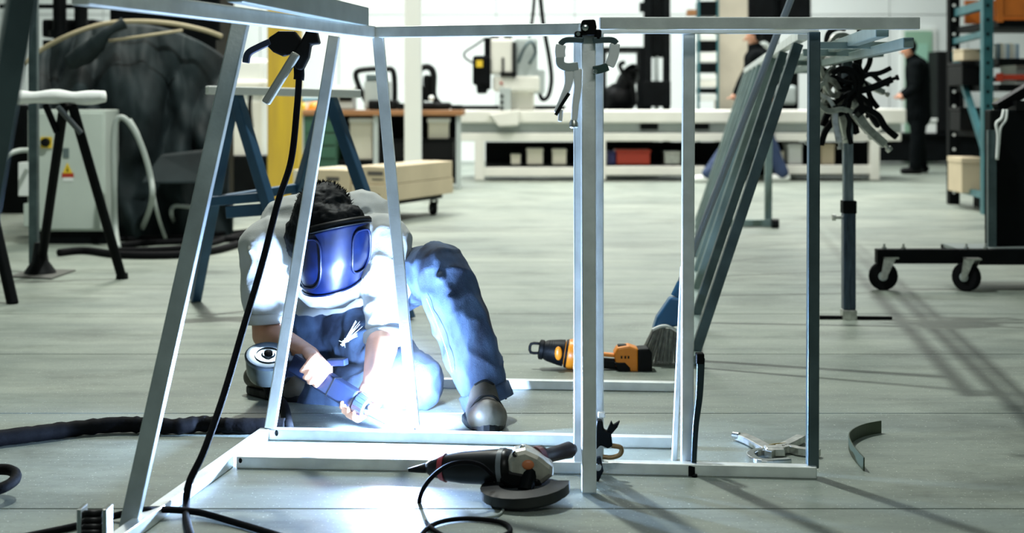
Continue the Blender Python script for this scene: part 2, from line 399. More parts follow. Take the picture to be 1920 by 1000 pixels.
hs(120, 196, 7.45, 76, 505, 7.95, 0.025, 'leg', BLACKM, ps); hs(135, 196, 7.45, 229, 522, 7.72, 0.025, 'leg', BLACKM, ps)
hs(85, 196, 7.5, 107, 248, 7.5, 0.017, 'brace', BLACKM, ps); hs(108, 200, 7.4, 152, 250, 7.45, 0.014, 'brace', mat('worn_black', (0.05, 0.06, 0.065), 0.35), ps)
MB().rod(G(229, 523), G(229, 523)+Vector((0, 0, 0.03)), 0.033, 0.03).build('foot', BLACK, ps, 'auto')
os_ = thing('trestle_stand', 'black round leg of another stand cut by the left picture edge', 'work stand', G(22, 570))
MB().rod(G(24, 570)+Vector((0, 0, 0.0)), P(-60, 200, 7.0), 0.027).build('leg', BLACKM, os_, 'auto')
MB().rod(G(-190, 560), P(-75, 200, 7.0), 0.027).build('leg', BLACKM, os_, 'auto')
MB().rod(P(-120, 196, 7.0), P(-20, 196, 7.0), 0.03).build('top_bar', WRAP, os_, 'auto')

# blue trestle behind the welder
tr = thing('blue_trestle', 'blue steel trestle with a white plank top behind the welder', 'trestle', (-1.0, 6.4, 0))
MB().sq(P(388, 169, 6.3), P(672, 176, 6.5), 0.11, 0.035).build('plank', WRAP, tr, bevel=0.004)
def to_floor(a, b):                     # carry a-b on to the floor
    k = a.z/(a.z-b.z); return a+(b-a)*k
for (u0, v0, d0, u1, v1, d1) in ((442, 180, 6.35, 500, 372, 6.25), (438, 180, 6.35, 402, 372, 6.6), (618, 182, 6.48, 682, 362, 6.4), (612, 182, 6.48, 560, 362, 6.7)):
    a, b = P(u0, v0, d0), P(u1, v1, d1); MB().sq(to_floor(a, b), a, 0.044, 0.05).build('leg', BLUED, tr, bevel=0.004)
MB().sq(P(395, 378, 6.3), P(505, 368, 6.3), 0.04).build('stretcher', BLUED, tr, bevel=0.004)
MB().sq(P(395, 378, 6.4), P(560, 352, 6.7), 0.04).build('stretcher', BLUED, tr, bevel=0.004)
MB().sq(P(425, 398, 6.3), P(506, 392, 6.3), 0.05).build('stretcher', BLUED, tr, bevel=0.004)

# ------------------------------------------------------------------ control cabinet, draped machine
dC = 9.6
cc = thing('control_cabinet', 'grey electrical control cabinet with warning label and rotary switch', 'cabinet', G(128, 461))
MB().rect(52, 206, 197, 434, dC, 0.34).build('body', CABG, cc, bevel=0.006)
MB().rect(56, 433, 200, 461, dC+0.02, 0.30).build('plinth', BLACKM, cc)
MB().rect(60, 212, 193, 430, dC-0.012, 0.012).build('door', CABG, cc, bevel=0.004)
MB().rect(76, 257, 97, 278, dC-0.022, 0.01).build('switch_plate', YELP, cc)
MB().lathe(P(86, 267, dC-0.02), (0, -1, 0), [(0, 0.03), (0.03, 0.026), (0.035, 0.01)], 14).build('rotary_switch', BLACK, cc, 'auto')
MB().rect(118, 278, 129, 296, dC-0.018, 0.008).build('lock', mat('lock_grey', (0.12, 0.16, 0.16), 0.4), cc)
a, b, c_ = P(117, 325, dC-0.015), P(136, 325, dC-0.015), P(126, 305, dC-0.015)
MB().prism([a, b, c_], (0, 0.003, 0)).build('warning_triangle', YELP, cc)
a, b, c_ = P(124.6, 322, dC-0.0165), P(128, 322, dC-0.0165), P(126.3, 312, dC-0.0165)
MB().prism([a, b, c_], (0, 0.002, 0)).build('warning_mark', BLACK, cc)
MB().rect(116, 325, 138, 333, dC-0.015, 0.003).build('red_label', RED, cc)
MB().rect(118, 333, 137, 340, dC-0.015, 0.003).build('white_label', WHITEP, cc)
MB().rect(34, 305, 55, 368, dC-0.02, 0.16).build('side_box', WHITEP, cc, bevel=0.004)
MB().rect(44, 382, 55, 425, dC-0.02, 0.1).build('junction_box', CABG, cc, bevel=0.004)

dm = thing('covered_machine', 'tall machine draped in dark tarpaulin at the left', 'machine', G(240, 448))
def drape():
    mb = MB(); nu, nv = 90, 60
    outline = [(70, 108), (110, 85), (150, 66), (200, 52), (260, 46), (330, 48), (395, 62), (418, 92), (420, 130), (428, 190)]
    for j in range(nv+1):
        t = j/nv
        for i in range(nu+1):
            s = i/nu
            u = 62 + (430-62)*s + (8 if t > .8 else 0)*math.sin(s*20)
            top = 46 + 62*abs(2*s-0.95)**2.2
            bot = 446
            v = top + (bot-top)*t
            n = noise.fractal(Vector((s*5.0, t*2.0, 3.1)), 1.0, 2.0, 4)
            n2 = math.sin(s*26 + 4*noise.noise(Vector((s*3, t*3, 0))) + t*2.0*math.sin(s*5))
            n3 = abs(noise.noise(Vector((s*6.5+t*1.6, t*1.5-s*2, 7.7))))
            d = 10.75 - 0.42*math.sin(min(1, t*2.2)*math.pi/2) - 0.06*n2*(0.25+t) - 0.10*n - 0.42*n3
            d -= 0.25*math.sin(s*math.pi)
            mb.v.append(P(u, v, d))
    W = nu+1
    for j in range(nv):
        for i in range(nu): mb.f.append((j*W+i, j*W+i+1, (j+1)*W+i+1, (j+1)*W+i))
    return mb
o = drape().build('tarpaulin', TARP, dm, True)
sd = o.modifiers.new('thick', 'SOLIDIFY'); sd.thickness = 0.01
MB().rect(80, 75, 405, 446, 11.0, 0.7).build('body', BLACKM, dm)
MB().rect(205, -30, 412, 110, 11.3, 0.6).build('head', BLACKM, dm, bevel=0.02)
MB().path([P(44, 120, 10.2), P(80, 92, 10.2), P(130, 66, 10.1), P(190, 46, 10.1), P(250, 40, 10.1), P(320, 44, 10.1), P(380, 56, 10.1), P(415, 68, 10.2)], 0.016, 8, 5).build('hoop_strap', TAN, dm, True)
MB().rod(P(204, 77, 9.95), P(342, 57, 9.95), 0.01).build('rope', TAN, dm, True)
MB().path([P(130, 118, 10.0), P(172, 92, 9.95), P(200, 62, 9.9), P(232, 44, 9.95)], lambda t: 0.05+0.02*math.sin(t*6), 10, 6, wob=0.06).build('rolled_tarp', TARP, dm, True)
MB().prism([P(262, 345, 9.6), P(300, 290, 9.75), P(395, 280, 9.75), P(400, 345, 9.6)], (0, 0.3, 0)).build('lower_cover', TARP, dm, bevel=0.02)
# dark machine columns behind it
bm = thing('dark_machine_columns', 'black cylinder columns with flanges above the draped machine', 'machine', G(120, 400))
for u, w in ((112, 26), (152, 26)):
    MB().lathe(G(u, 400), (0, 0, 1), [(0, 0.06), (1.28, 0.06), (1.28, 0.10), (1.36, 0.10), (1.36, 0.05), (1.44, 0.05), (1.44, 0.085), (1.50, 0.085), (1.50, 0.055), (2.0, 0.055)], 16).build('column', BLACKM, bm, 'auto')
MB().sq(P(0, 12, 12.3), P(205, 12, 12.3), 0.035).build('cross_rail', BLACKM, bm)
MB().rect(78, 36, 180, 70, 12.4, 0.4).build('block', BLACKM, bm, bevel=0.02)
MB().rect(-60, 196, 52, 400, 12.2, 0.6).build('side_block', BLACKM, bm, bevel=0.02)

def cable(name, pts, r, m, label, cat='cable', group=None, n=10, sub=8, wob=0.0):
    o = MB().path(pts, r, n, sub, wob=wob).build(name, m, smooth=True); return tag(o, label, cat, group)
cable('pale_hose', [G(262, 440, 0.02), P(284, 380, 9.3), P(282, 330, 9.3), P(262, 265, 9.3), P(238, 226, 9.3), P(220, 224, 9.3), P(213, 262, 9.3), P(214, 350, 9.3), P(216, 425, 9.35), G(222, 466, 0.02)], 0.018, GREYH, 'pale grey hose arching beside the control cabinet', 'hose')
cable('pale_hose', [G(310, 446, 0.02), P(295, 400, 9.4), P(280, 330, 9.4), P(262, 260, 9.45), P(244, 225, 9.5)], 0.012, GREYH, 'thinner pale hose falling in front of the tarpaulin', 'hose')
cable('pale_hose', [G(-60, 480, 0.016), P(-40, 400, 9.1), P(-10, 330, 9.2), P(10, 295, 9.2), P(34, 283, 9.3), P(60, 282, 9.5)], 0.016, GREYH, 'pale hose bending into the left edge beside the cabinet', 'hose')
for k, (r, uv, lb) in enumerate([
    (0.022, [(110, 474), (160, 470), (230, 478), (330, 478), (400, 470), (445, 458)], 'frontmost black cable lying on the floor near the cabinet'),
    (0.02, [(215, 462), (280, 455), (360, 452), (450, 448), (520, 452)], 'black cable snaking under the draped machine'),
    (0.018, [(220, 470), (300, 468), (380, 460), (455, 440), (540, 430)], 'black cable rising behind the slanted tube'),
    (0.016, [(180, 452), (260, 447), (350, 444), (440, 436), (500, 428)], 'rearmost black cable on the floor under the tarpaulin')]):
    cable('floor_cable', [G(u, v, r) for u, v in uv], r, RUBBER, lb, 'cable', 'cables on the floor by the draped machine')
cp = [G(350, 436, 0.02)+Vector((0.12*math.cos(a)*1.0, 0.12*math.sin(a)*0.5, 0.10+0.10*math.sin(a))) for a in [i*math.pi/4 for i in range(8)]]
tag(MB().path(cp, 0.025, 10, 5, closed=True).build('coiled_hose', GREYH, smooth=True), 'small coil of pale hose at the foot of the tarpaulin', 'hose')
cable('pale_hose', [G(335, 432, 0.02), P(322, 405, 9.9), P(325, 388, 9.9), P(345, 387, 9.9), P(375, 392, 9.9)], 0.014, GREYH, 'short pale hose bent into a hook under the tarpaulin', 'hose')

# ------------------------------------------------------------------ columns
yc = thing('steel_column', 'yellow painted steel column behind the trestle', 'column', G(530, 392))
MB().rect(501, -60, 559, 389.5, 12.9, 0.27).build('shaft', YEL, yc, bevel=0.012)
MB().rect(496, 385, 564, 389.5, 12.85, 0.36).build('base_plate', YEL, yc)
wc = thing('white_column', 'slim white column standing behind the boxes', 'column', G(773, 373))
MB().rect(758, -60, 789, 373, 14.07, 0.16).build('shaft', WHITEP, wc, bevel=0.01)
MB().rect(752, 369, 795, 374, 14.02, 0.26).build('base_plate', WHITEP, wc)
bc = tag(MB().rect(1347, -70, 1402, 325, 19.1, 0.4).build('concrete_column', mat('beige_concrete', (0.55, 0.50, 0.40), 0.8, var=0.15, scale=2)), 'beige concrete column beside the small teal rack', 'column')

# ------------------------------------------------------------------ box dolly
dl = thing('platform_dolly', 'low dark dolly with black casters under long cardboard boxes', 'dolly', G(757, 420))
nc, fr_, lf_ = Vector((-0.95, 11.1, 0)), Vector((-0.44, 12.4, 0)), Vector((-1.52, 11.42, 0))
ax, ay = (fr_-nc).normalized(), (lf_-nc).normalized()
def dbox(a0, a1, b0, b1, z0, z1):
    q = [nc+ax*a+ay*b+Vector((0, 0, z0)) for a, b in ((a0, b0), (a1, b0), (a1, b1), (a0, b1))]
    return MB().prism(q, (0, 0, z1-z0))
dbox(0.05, 1.1, 0.02, 0.6, 0.135, 0.165).build('deck', BLACKM, dl)
def caster(par, c, r, w, dirv, fork=BLACKM):
    dirv = Vector(dirv).normalized(); side = dirv.cross(up).normalized(); c = Vector(c)
    wh = MB().lathe(c-side*w/2, side, [(0, r*0.55), (0, r*0.92), (w*0.15, r), (w*0.85, r), (w, r*0.92), (w, r*0.55)], 20).build('wheel', RUBBER, par, 'auto')
    MB().lathe(c-side*(w/2+0.004), side, [(0, r*0.32), (w+0.008, r*0.32)], 14).build('hub', GREYP, wh, 'auto')
    f = MB()
    for s in (-1, 1):
        o_ = side*(s*(w/2+0.008)); t_ = c+o_+dirv*(r*0.5)+up*(r*1.25)
        f.prism([c+o_-dirv*0.012-up*0.012, c+o_+dirv*0.014-up*0.012, t_+dirv*(r*0.35), t_-dirv*(r*0.45)], side*0.004)
    f.box(c+dirv*(r*0.45)+up*(r*1.28), (r*1.0, r*1.0, 0.008)); f.build('fork', fork, par)
caster(dl, nc+ax*0.12+ay*0.06+up*0.055, 0.055, 0.035, (0.5, -1, 0)); caster(dl, nc+ax*1.0+ay*0.06+up*0.055, 0.055, 0.035, (0.5, -1, 0))
caster(dl, nc+ax*0.12+ay*0.52+up*0.055, 0.055, 0.035, (0.5, -1, 0)); caster(dl, nc+ax*1.0+ay*0.52+up*0.055, 0.055, 0.035, (0.5, -1, 0))
INK = mat('faded_ink', (0.10, 0.09, 0.08), 0.7)
def carton(a0, a1, b0, b1, z0, z1, label, m=CARD, stamp=None):
    t = thing('cardboard_box', label, 'box', nc+ax*(a0+a1)/2+ay*(b0+b1)/2+up*z0, 'cartons on the dolly')
    dbox(a0, a1, b0, b1, z0, z1).build('carton', m, t, bevel=0.004)
    dbox(a0+0.005, a1-0.005, (b0+b1)/2-0.03, (b0+b1)/2+0.03, z1, z1+0.002).build('tape', mat('parcel_tape', (0.62, 0.52, 0.36), 0.35), t)
    if stamp:
        for (x0, x1, q0, q1) in stamp: dbox(a0-0.003, a0, b0+x0, b0+x1, z0+q0, z0+q1).build('printed_stamp', INK, t)
    return t
carton(0.0, 1.28, 0.0, 0.30, 0.166, 0.292, 'long pale carton, lower one at the right side of the dolly', CARD, [(0.04, 0.09, 0.03, 0.06)])
carton(0.02, 1.26, 0.0, 0.29, 0.2955, 0.43, 'long carton on top at the right side of the dolly', CARD, [(0.02, 0.16, 0.07, 0.10), (0.02, 0.12, 0.035, 0.045)])
carton(0.0, 0.9, 0.31, 0.62, 0.166, 0.40, 'carton in the middle of the dolly, partly hidden behind the trestle leg', CARD, [(0.1, 0.22, 0.15, 0.18)])
carton(0.02, 0.8, 0.63, 0.86, 0.166, 0.39, 'leftmost carton on the dolly behind the welder', CARDL, [(0.05, 0.17, 0.14, 0.17)])

# ------------------------------------------------------------------ cutting machine with long bed
dN = 17.2
cn = thing('cutting_machine', 'long cream cutting machine bed with a gantry head across the back', 'machine', G(1270, 340))
def R_(name, m, par, u0, v0, u1, v1, d, depth, bev=0.006): return MB().rect(u0, v0, u1, v1, d, depth).build(name, m, par, bevel=bev)
R_('bed', CREAM, cn, 836, 207, 1592, 231, dN, 1.3, 0.02)
R_('bed', CREAM, cn, 1592, 204, 1700, 232, dN, 1.3, 0.02)
R_('bed_rail', GREYP, cn, 846, 231, 1690, 251, dN+0.12, 1.0)
R_('frame_beam', CREAM, cn, 842, 250, 1690, 265, dN+0.02, 0.12, 0.01)
for u0, u1 in ((890, 908), (1118, 1136), (1282, 1298), (1632, 1650)): R_('leg', CREAM, cn, u0, 264, u1, 338, dN+0.02, 0.12, 0.01)
for u0, u1, v0 in ((906, 1120, 314), (1134, 1322, 312), (1460, 1650, 310)): R_('lower_beam', CREAM, cn, u0, v0, u1, v0+17, dN+0.03, 0.10, 0.01)
for u0, u1 in ((910, 1116), (1138, 1280), (1300, 1630)): R_('shade_panel', BLACKM, cn, u0, 266, u1, 330, dN+0.75, 0.03)  # black sheets added to stand for the deep shade under the bed
R_('shelf', BLACKM, cn, 910, 309, 1630, 314, dN+0.14, 0.6)
R_('pocket', BLACKM, cn, 1201, 227, 1234, 243, dN+0.05, 0.1); R_('pocket', BLACKM, cn, 1302, 227, 1330, 243, dN+0.05, 0.1)
MB().prism([P(1592, 232, dN+0.02), P(1665, 232, dN+0.02), P(1625, 264, dN+0.02), P(1592, 264, dN+0.02)], (0, 0.1, 0)).build('gusset', CREAM, cn)
R_('guide_rail', BLACKM, cn, 846, 198, 1060, 206, dN+0.5, 0.1, 0)
# gantry head
hd = R_('gantry_column', CREAM, cn, 938, 98, 1002, 207, dN+0.25, 0.4, 0.03)
R_('spindle_plate', GREYP, hd, 936, 165, 958, 222, dN+0.02, 0.2, 0.01)
MB().prism([P(915, 214, dN-0.1), P(975, 205, dN-0.1), P(972, 236, dN-0.1), P(935, 238, dN-0.1)], (0, 0.2, 0)).build('spindle_foot', CREAM, hd, bevel=0.02)
R_('head_cover', CREAM, hd, 918, 72, 962, 140, dN+0.05, 0.3, 0.04)
R_('motor_housing', GREYP, hd, 965, 70, 1008, 150, dN+0.1, 0.35, 0.04)
R_('cross_beam', CREAM, hd, 924, 142, 1012, 172, dN+0.08, 0.3, 0.03)
for v in (180, 192, 203): MB().lathe(P(941, v, dN+0.02), (0, -1, 0), [(0, 0.02), (0.02, 0.02)], 10).build('bolt', BLACK, hd)
R_('label_plate', YELP, hd, 893, 113, 905, 126, dN-0.02, 0.03, 0)
R_('recess', BLACK, hd, 962, 78, 966, 146, dN+0.04, 0.1, 0); R_('recess', BLACK, hd, 938, 136, 968, 141, dN+0.03, 0.1, 0); R_('recess', BLACK, hd, 941, 108, 945, 138, dN+0.03, 0.05, 0)
MB().path([P(972, 118, dN+0.02), P(982, 92, dN+0.02), P(996, 78, dN+0.02), P(1004, 98, dN+0.02), P(992, 120, dN+0.02)], 0.018, 8, 5).build('cable_loop', DSTEEL, hd, True)
MB().ball(P(940, 156, dN+0.06), 0.018).build('indicator', RED, hd, True); R_('side_arm', GREYP, hd, 1000, 130, 1022, 176, dN+0.12, 0.25, 0.02)
mo = R_('motor', BLACKM, cn, 886, 104, 920, 160, dN, 0.25, 0.03)
R_('motor_mount', BLACKM, mo, 908, 70, 920, 168, dN+0.05, 0.2, 0.01)
MB().lathe(P(904, 160, dN+0.1), (0, 0, -1), [(0, 0.07), (0.09, 0.06), (0.1, 0.03)], 12).build('motor_cap', BLACKM, mo, 'auto')
MB().path([P(886, 118, dN+0.1), P(872, 108, dN+0.1), P(872, 98, dN+0.1), P(890, 86, dN+0.1), P(910, 72, dN+0.1)], 0.012, 8, 6).build('motor_cable', BLACK, mo, True)
for u in (928, 952): MB().lathe(P(u, 74, dN+0.15), (0, 0, 1), [(0, 0.05), (0.12, 0.05), (0.14, 0.03)], 12).build('gland', BLACK, hd, 'auto')
MB().path([P(1010, -40, dN+0.2), P(1018, 40, dN+0.2), P(1030, 110, dN+0.2), P(1034, 150, dN+0.2), P(1028, 180, dN+0.2), P(1016, 186, dN+0.2), P(1010, 165, dN+0.2)], 0.026, 10, 6).build('supply_hose', RUBBER, cn, True)
MB().path([P(1003, -40, dN+0.2), P(1000, 20, dN+0.2), P(990, 80, dN+0.2), P(975, 115, dN+0.2)], 0.02, 10, 6).build('supply_hose', RUBBER, cn, True)
# things stored on the lower shelf
def crate(name, label, cat, m, u0, v0, u1, v1, d, depth, group='things on the shelf under the machine bed'):
    t = thing(name, label, cat, P((u0+u1)/2, v1, d+depth/2), group)
    w_ = u1-u0; h_ = v1-v0
    R_('tub', m, t, u0, v0+h_*0.18, u1, v1, d, depth, 0.01); R_('lid', m, t, u0-w_*0.03, v0, u1+w_*0.03, v0+h_*0.18, d-0.01, depth+0.02, 0.008)
    return t
crate('storage_tub', 'orange storage tub on the shelf under the machine', 'tub', RED, 1156, 281, 1219, 309, dN+0.2, 0.4)
crate('storage_tub', 'dark blue tub left of the orange one', 'tub', mat('navy_plastic', (0.02, 0.02, 0.12), 0.4), 1139, 284, 1154, 309, dN+0.2, 0.3)
crate('storage_tub', 'cream carton in the middle of the left shelf', 'box', CARDL, 988, 279, 1018, 309, dN+0.2, 0.3)
crate('storage_tub', 'small cream carton at the left of the shelf', 'box', CARDL, 958, 290, 976, 309, dN+0.2, 0.3)
crate('storage_tub', 'cream carton right of the middle carton on the shelf', 'box', CARDL, 1036, 280, 1062, 309, dN+0.2, 0.3)
crate('storage_tub', 'white carton behind the dark front post', 'box', WHITEP, 1478, 270, 1504, 309, dN+0.2, 0.3)
crate('storage_tub', 'tan carton behind the clamp stand pole', 'box', CARD, 1540, 270, 1565, 309, dN+0.2, 0.3)
crate('storage_tub', 'pale carton seen beside the slatted panel', 'box', CARDL, 1446, 284, 1470, 309, dN+0.2, 0.3)
crate('storage_tub', 'silver toolbox right of the orange tub', 'box', WORN, 1246, 284, 1276, 309, dN+0.2, 0.3)

# forklift behind the bed
fk = thing('forklift', 'black forklift with open cab behind the machine bed', 'forklift', G(1200, 316))
dF = 19.6
fp = lambda nm, u0, v0, u1, v1, d=dF, dep=0.08, m=BLACKM, b=0.01: R_(nm, m, fk, u0, v0, u1, v1, d, dep, b)
fp('guard_post', 1129, 92, 1137, 250); fp('guard_post', 1198, 92, 1208, 250); fp('guard_post', 1129, 92, 1137, 250, dF+0.9); fp('guard_post', 1194, 92, 1202, 250, dF+0.9)
fp('overhead_guard', 1126, 88, 1212, 96, dF, 1.0)
fp('mast', 1208, -40, 1222, 300, dF-0.05, 0.14); fp('mast', 1244, -40, 1257, 300, dF-0.05, 0.14)
fp('mast', 1222, -40, 1244, 108, dF+0.02, 0.06); fp('lift_cylinder', 1228, 100, 1236, 300, dF+0.02, 0.08, GREYP)
fp('carriage', 1206, 152, 1258, 200, dF-0.12, 0.06); fp('mast_head', 1200, 4, 1210, 22, dF-0.05, 0.14)
fp('chassis', 1120, 215, 1208, 295, dF-0.1, 1.1, BLACKM, 0.05)
st_ = MB(); st_.ball(P(1162, 185, dF+0.4), (0.24, 0.24, 0.22)); st_.ball(P(1175, 152, dF+0.4), (0.13, 0.2, 0.26), R=Matrix.Rotation(0.5, 3, 'Y')); st_.build('seat', BLACK, fk, True)
MB().path([P(1190, 198, dF+0.2), P(1186, 160, dF+0.2), P(1170, 140, dF+0.2), P(1162, 122, dF+0.2), P(1172, 117, dF+0.2)], 0.03, 8, 5).build('steering_column', BLACK, fk, True)
MB().rod(P(1180, 133, dF+0.2), P(1200, 131, dF+0.2), 0.03).build('armrest', BLACK, fk, True)
for u in (1136, 1206):
    c0 = P(u, 294, dF-0.12); c0.z = 0.22; MB().lathe(c0, (0, 1, 0), [(0, 0.14), (0, 0.2), (0.04, 0.22), (0.18, 0.22), (0.22, 0.2), (0.22, 0.14)], 20).build('wheel', RUBBER, fk, 'auto')
# small teal rack of trays
tk = thing('tray_rack', 'narrow teal rack of white and black trays beside the concrete column', 'rack', G(1327, 320))
dT = 18.9
for u in (1308, 1344): R_('upright', TEAL, tk, u, -30, u+4, 326, dT, 0.06, 0); R_('upright', TEAL, tk, u, -30, u+4, 322, dT+0.4, 0.06, 0)
for k, (v0, v1, m_) in enumerate(((64, 76, WHITEP), (76, 96, BLACKM), (98, 116, WHITEP), (118, 136, BLACKM), (140, 150, WHITEP), (151, 163, CREAM), (165, 175, BLACKM), (177, 189, WHITEP), (2, 30, BLACKM))):
    R_('tray', m_, tk, 1312, v0, 1344, v1, dT+0.02, 0.4)
R_('bracket', WOOD, tk, 1290, 18, 1306, 29, dT, 0.2, 0)

# dark lathe block behind the slats
lt = thing('dark_lathe', 'dark machine hood with pale hoses behind the slatted panel', 'machine', G(1440, 318))
R_('hood', BLACKM, lt, 1402, -40, 1462, 130, 19.6, 0.6, 0.08); R_('hood', BLACKM, lt, 1462, -40, 1522, 40, 19.7, 0.6, 0.05)
R_('body', BLACKM, lt, 1384, 110, 1500, 318, 19.6, 0.7, 0.1)
R_('tank', GREYP, lt, 1452, 160, 1494, 196, 19.2, 0.3, 0.04)
MB().path([P(1410, 122, 19.4), P(1418, 96, 19.4), P(1432, 84, 19.4), P(1442, 96, 19.4), P(1440, 118, 19.4)], 0.045, 10, 6).build('hose', GREYH, lt, True)
MB().path([P(1398, 110, 19.4), P(1420, 106, 19.4), P(1436, 112, 19.4)], 0.04, 10, 6).build('hose', GREYH, lt, True)
R_('panel', mat('blue_panel', (0.02, 0.06, 0.16), 0.5), lt, 1352, 142, 1380, 200, 19.5, 0.3, 0.02)

# ------------------------------------------------------------------ bench at the back left
dB = 15.6
wb = thing('workbench', 'long wooden-topped workbench along the back wall', 'workbench', G(705, 355))
R_('worktop', WOOD, wb, 560, 206.6, 868, 217, dB, 0.8, 0.008)
for u in (566, 700, 855): R_('leg', GREYP, wb, u, 216, u+9, 354, dB+0.05, 0.08, 0); 
for u in (566, 700, 855): R_('leg', GREYP, wb, u, 216, u+9, 348, dB+0.65, 0.06, 0)
R_('drawer_unit', mat('dark_green_metal', (0.025, 0.09, 0.055), 0.45), wb, 570, 217, 632, 345, dB+0.04, 0.6)
for v in (228, 252, 276): R_('drawer_front', mat('dark_green_metal', (0.025, 0.09, 0.055), 0.45), wb, 573, v, 629, v+20, dB+0.02, 0.02, 0.004)
R_('lower_shelf', BLACKM, wb, 635, 300.5, 855, 308, dB+0.1, 0.6)
R_('back_board', BLACKM, wb, 635, 217, 862, 345, dB+0.66, 0.03)
def item(name, label, cat, parts, base, group=None):
    t = thing(name, label, cat, base, group)
    for p in parts: p(t)
    return t
def rp(nm, m, *a): return lambda t: R_(nm, m, t, *a)
item('storage_box', 'white carton on the shelf under the bench, left of the white column', 'box', [rp('carton', CARDL, 656, 224, 698, 299, dB+0.2, 0.3), rp('lid', WHITEP, 654, 222, 702, 230, dB+0.19, 0.32)], P(678, 300, dB+0.3))
item('storage_box', 'white carton under the bench, right of the white column', 'box', [rp('carton', CARDL, 803, 226, 840, 260, dB+0.2, 0.3), rp('lid', WHITEP, 801, 222, 842, 230, dB+0.19, 0.32)], P(820, 300, dB+0.3))
item('storage_box', 'dark crate beside the slim white column', 'box', [rp('crate', BLACK, 712, 266, 850, 299.6, dB+0.15, 0.4), rp('rim', BLACKM, 711, 261, 852, 266, dB+0.14, 0.42)], P(780, 300, dB+0.3))
def chair_back(label, u, gdep):
    t = thing('office_chair', label, 'chair', P(u, 206, dB+0.3))
    MB().path([P(u-24, 196, dB+0.3), P(u-34, 150, dB+0.3), P(u-32, 132, dB+0.3), P(u-10, 129, dB+0.3), P(u+22, 131, dB+0.3), P(u+30, 150, dB+0.3), P(u+28, 196, dB+0.3)], 0.035, 8, 5).build('frame', BLACK, t, True)
    R_('base_box', BLACK, t, u-28, 186, u+36, 206, dB+0.2, 0.3, 0.02); R_('bracket', GREYP, t, u-8, 140, u+18, 150, dB+0.32, 0.04, 0)
    return t
mn = thing('bench_machine', 'bench machine with black handle frame left of the white column', 'machine', P(706, 206, dB+0.3))
MB().path([P(690, 196, dB+0.3), P(672, 160, dB+0.3), P(668, 136, dB+0.3), P(690, 130, dB+0.3), P(720, 130, dB+0.3), P(738, 136, dB+0.3), P(740, 196, dB+0.3)], 0.03, 8, 5).build('handle_frame', BLACK, mn, True)
R_('housing', GREYP, mn, 682, 150, 730, 206, dB+0.25, 0.3, 0.03); R_('screen', mat('slate_screen', (0.10, 0.14, 0.15), 0.3), mn, 686, 140, 724, 150, dB+0.24, 0.05, 0); R_('foot', BLACK, mn, 690, 188, 745, 206, dB+0.15, 0.4, 0.02)
mn = thing('bench_machine', 'black bench machine with looped handle right of the white column', 'machine', P(812, 206, dB+0.3))
MB().path([P(790, 196, dB+0.3), P(786, 150, dB+0.3), P(788, 130, dB+0.3), P(804, 126, dB+0.3), P(813, 140, dB+0.3), P(813, 180, dB+0.3), P(828, 200, dB+0.3)], 0.035, 8, 5).build('handle_frame', BLACK, mn, True)
R_('column', BLACK, mn, 793, 140, 808, 190, dB+0.3, 0.2, 0.03); R_('foot', BLACK, mn, 770, 192, 845, 206, dB+0.15, 0.4, 0.03)
MB().ball(P(809, 184, dB+0.1), 0.03).build('knob', WHITEP, mn, True)
item('bench_printer', 'pale grey box machine on the bench behind the slanted posts', 'machine', [rp('body', GREYP, 618, 172, 662, 206, dB+0.2, 0.4, 0.02), rp('tray', WHITEP, 614, 162, 665, 173, dB+0.15, 0.45, 0.01), rp('slot', BLACK, 636, 180, 660, 190, dB+0.19, 0.03, 0)], P(647, 206, dB+0.3))
item('paper_stack', 'blue and white package on the bench by the yellow column', 'package', [rp('pack', WHITEP, 562, 176, 600, 206, dB+0.2, 0.3, 0.01), rp('blue_band', mat('sky_blue', (0.10, 0.35, 0.55), 0.5), 561, 184, 601, 189, dB+0.19, 0.3, 0)], P(580, 206, dB+0.3))
o = thing('hard_hat', 'orange hard hat lying on the bench', 'hard hat', P(591, 206, dB+0.1)); MB().lathe(P(591, 205.4, dB+0.1), (0, 0, 1), [(0.004, 0.080), (0.03, 0.076), (0.06, 0.058), (0.076, 0.03), (0.08, 0.004)], 18).build('shell', TOOLO, o, True); MB().lathe(P(591, 205.5, dB+0.1), (0, 0, 1), [(0, 0.095), (0.012, 0.09)], 18).build('brim', TOOLO, o, 'auto')
o = thing('yellow_bottle', 'small yellow bottle on the bench edge', 'bottle', P(567, 206, dB+0.06)); MB().lathe(P(567, 206, dB+0.06), (0, 0, 1), [(0, 0.035), (0.05, 0.035), (0.07, 0.015), (0.08, 0.015)], 12).build('body', YELP, o, 'auto'); MB().lathe(P(567, 191.5, dB+0.06), (0, 0, 1), [(0, 0.016), (0.015, 0.014)], 10).build('cap', BLACK, o, 'auto')
wcab = item('wall_cabinet', 'pale cream wall cabinet hung above the bench left end', 'cabinet', [rp('body', CREAM, 420, 40, 600, 160, YW-0.5, 0.45), rp('door', CREAM, 424, 44, 508, 156, YW-0.52, 0.02, 0.004), rp('door', CREAM, 512, 44, 596, 156, YW-0.52, 0.02, 0.004)], P(510, 160, YW-0.3)) if False else None
bw = thing('bench_machine', 'white enclosed machine standing left of the yellow column', 'machine', G(465, 372))
R_('body', WHITEP, bw, 428, 110, 496, 366, 14.6, 0.8, 0.04); R_('panel', CREAM, bw, 436, 190, 490, 340, 14.58, 0.03, 0.01); R_('lid', CREAM, bw, 424, 150, 500, 176, 14.55, 0.9, 0.03); R_('base', BLACKM, bw, 420, 292, 500, 366, 14.5, 0.9, 0.02)
MB().path([P(470, 175, 14.5), P(468, 205, 14.5), P(472, 240, 14.5)], 0.02, 8, 5).build('cable', BLACK, bw, True)
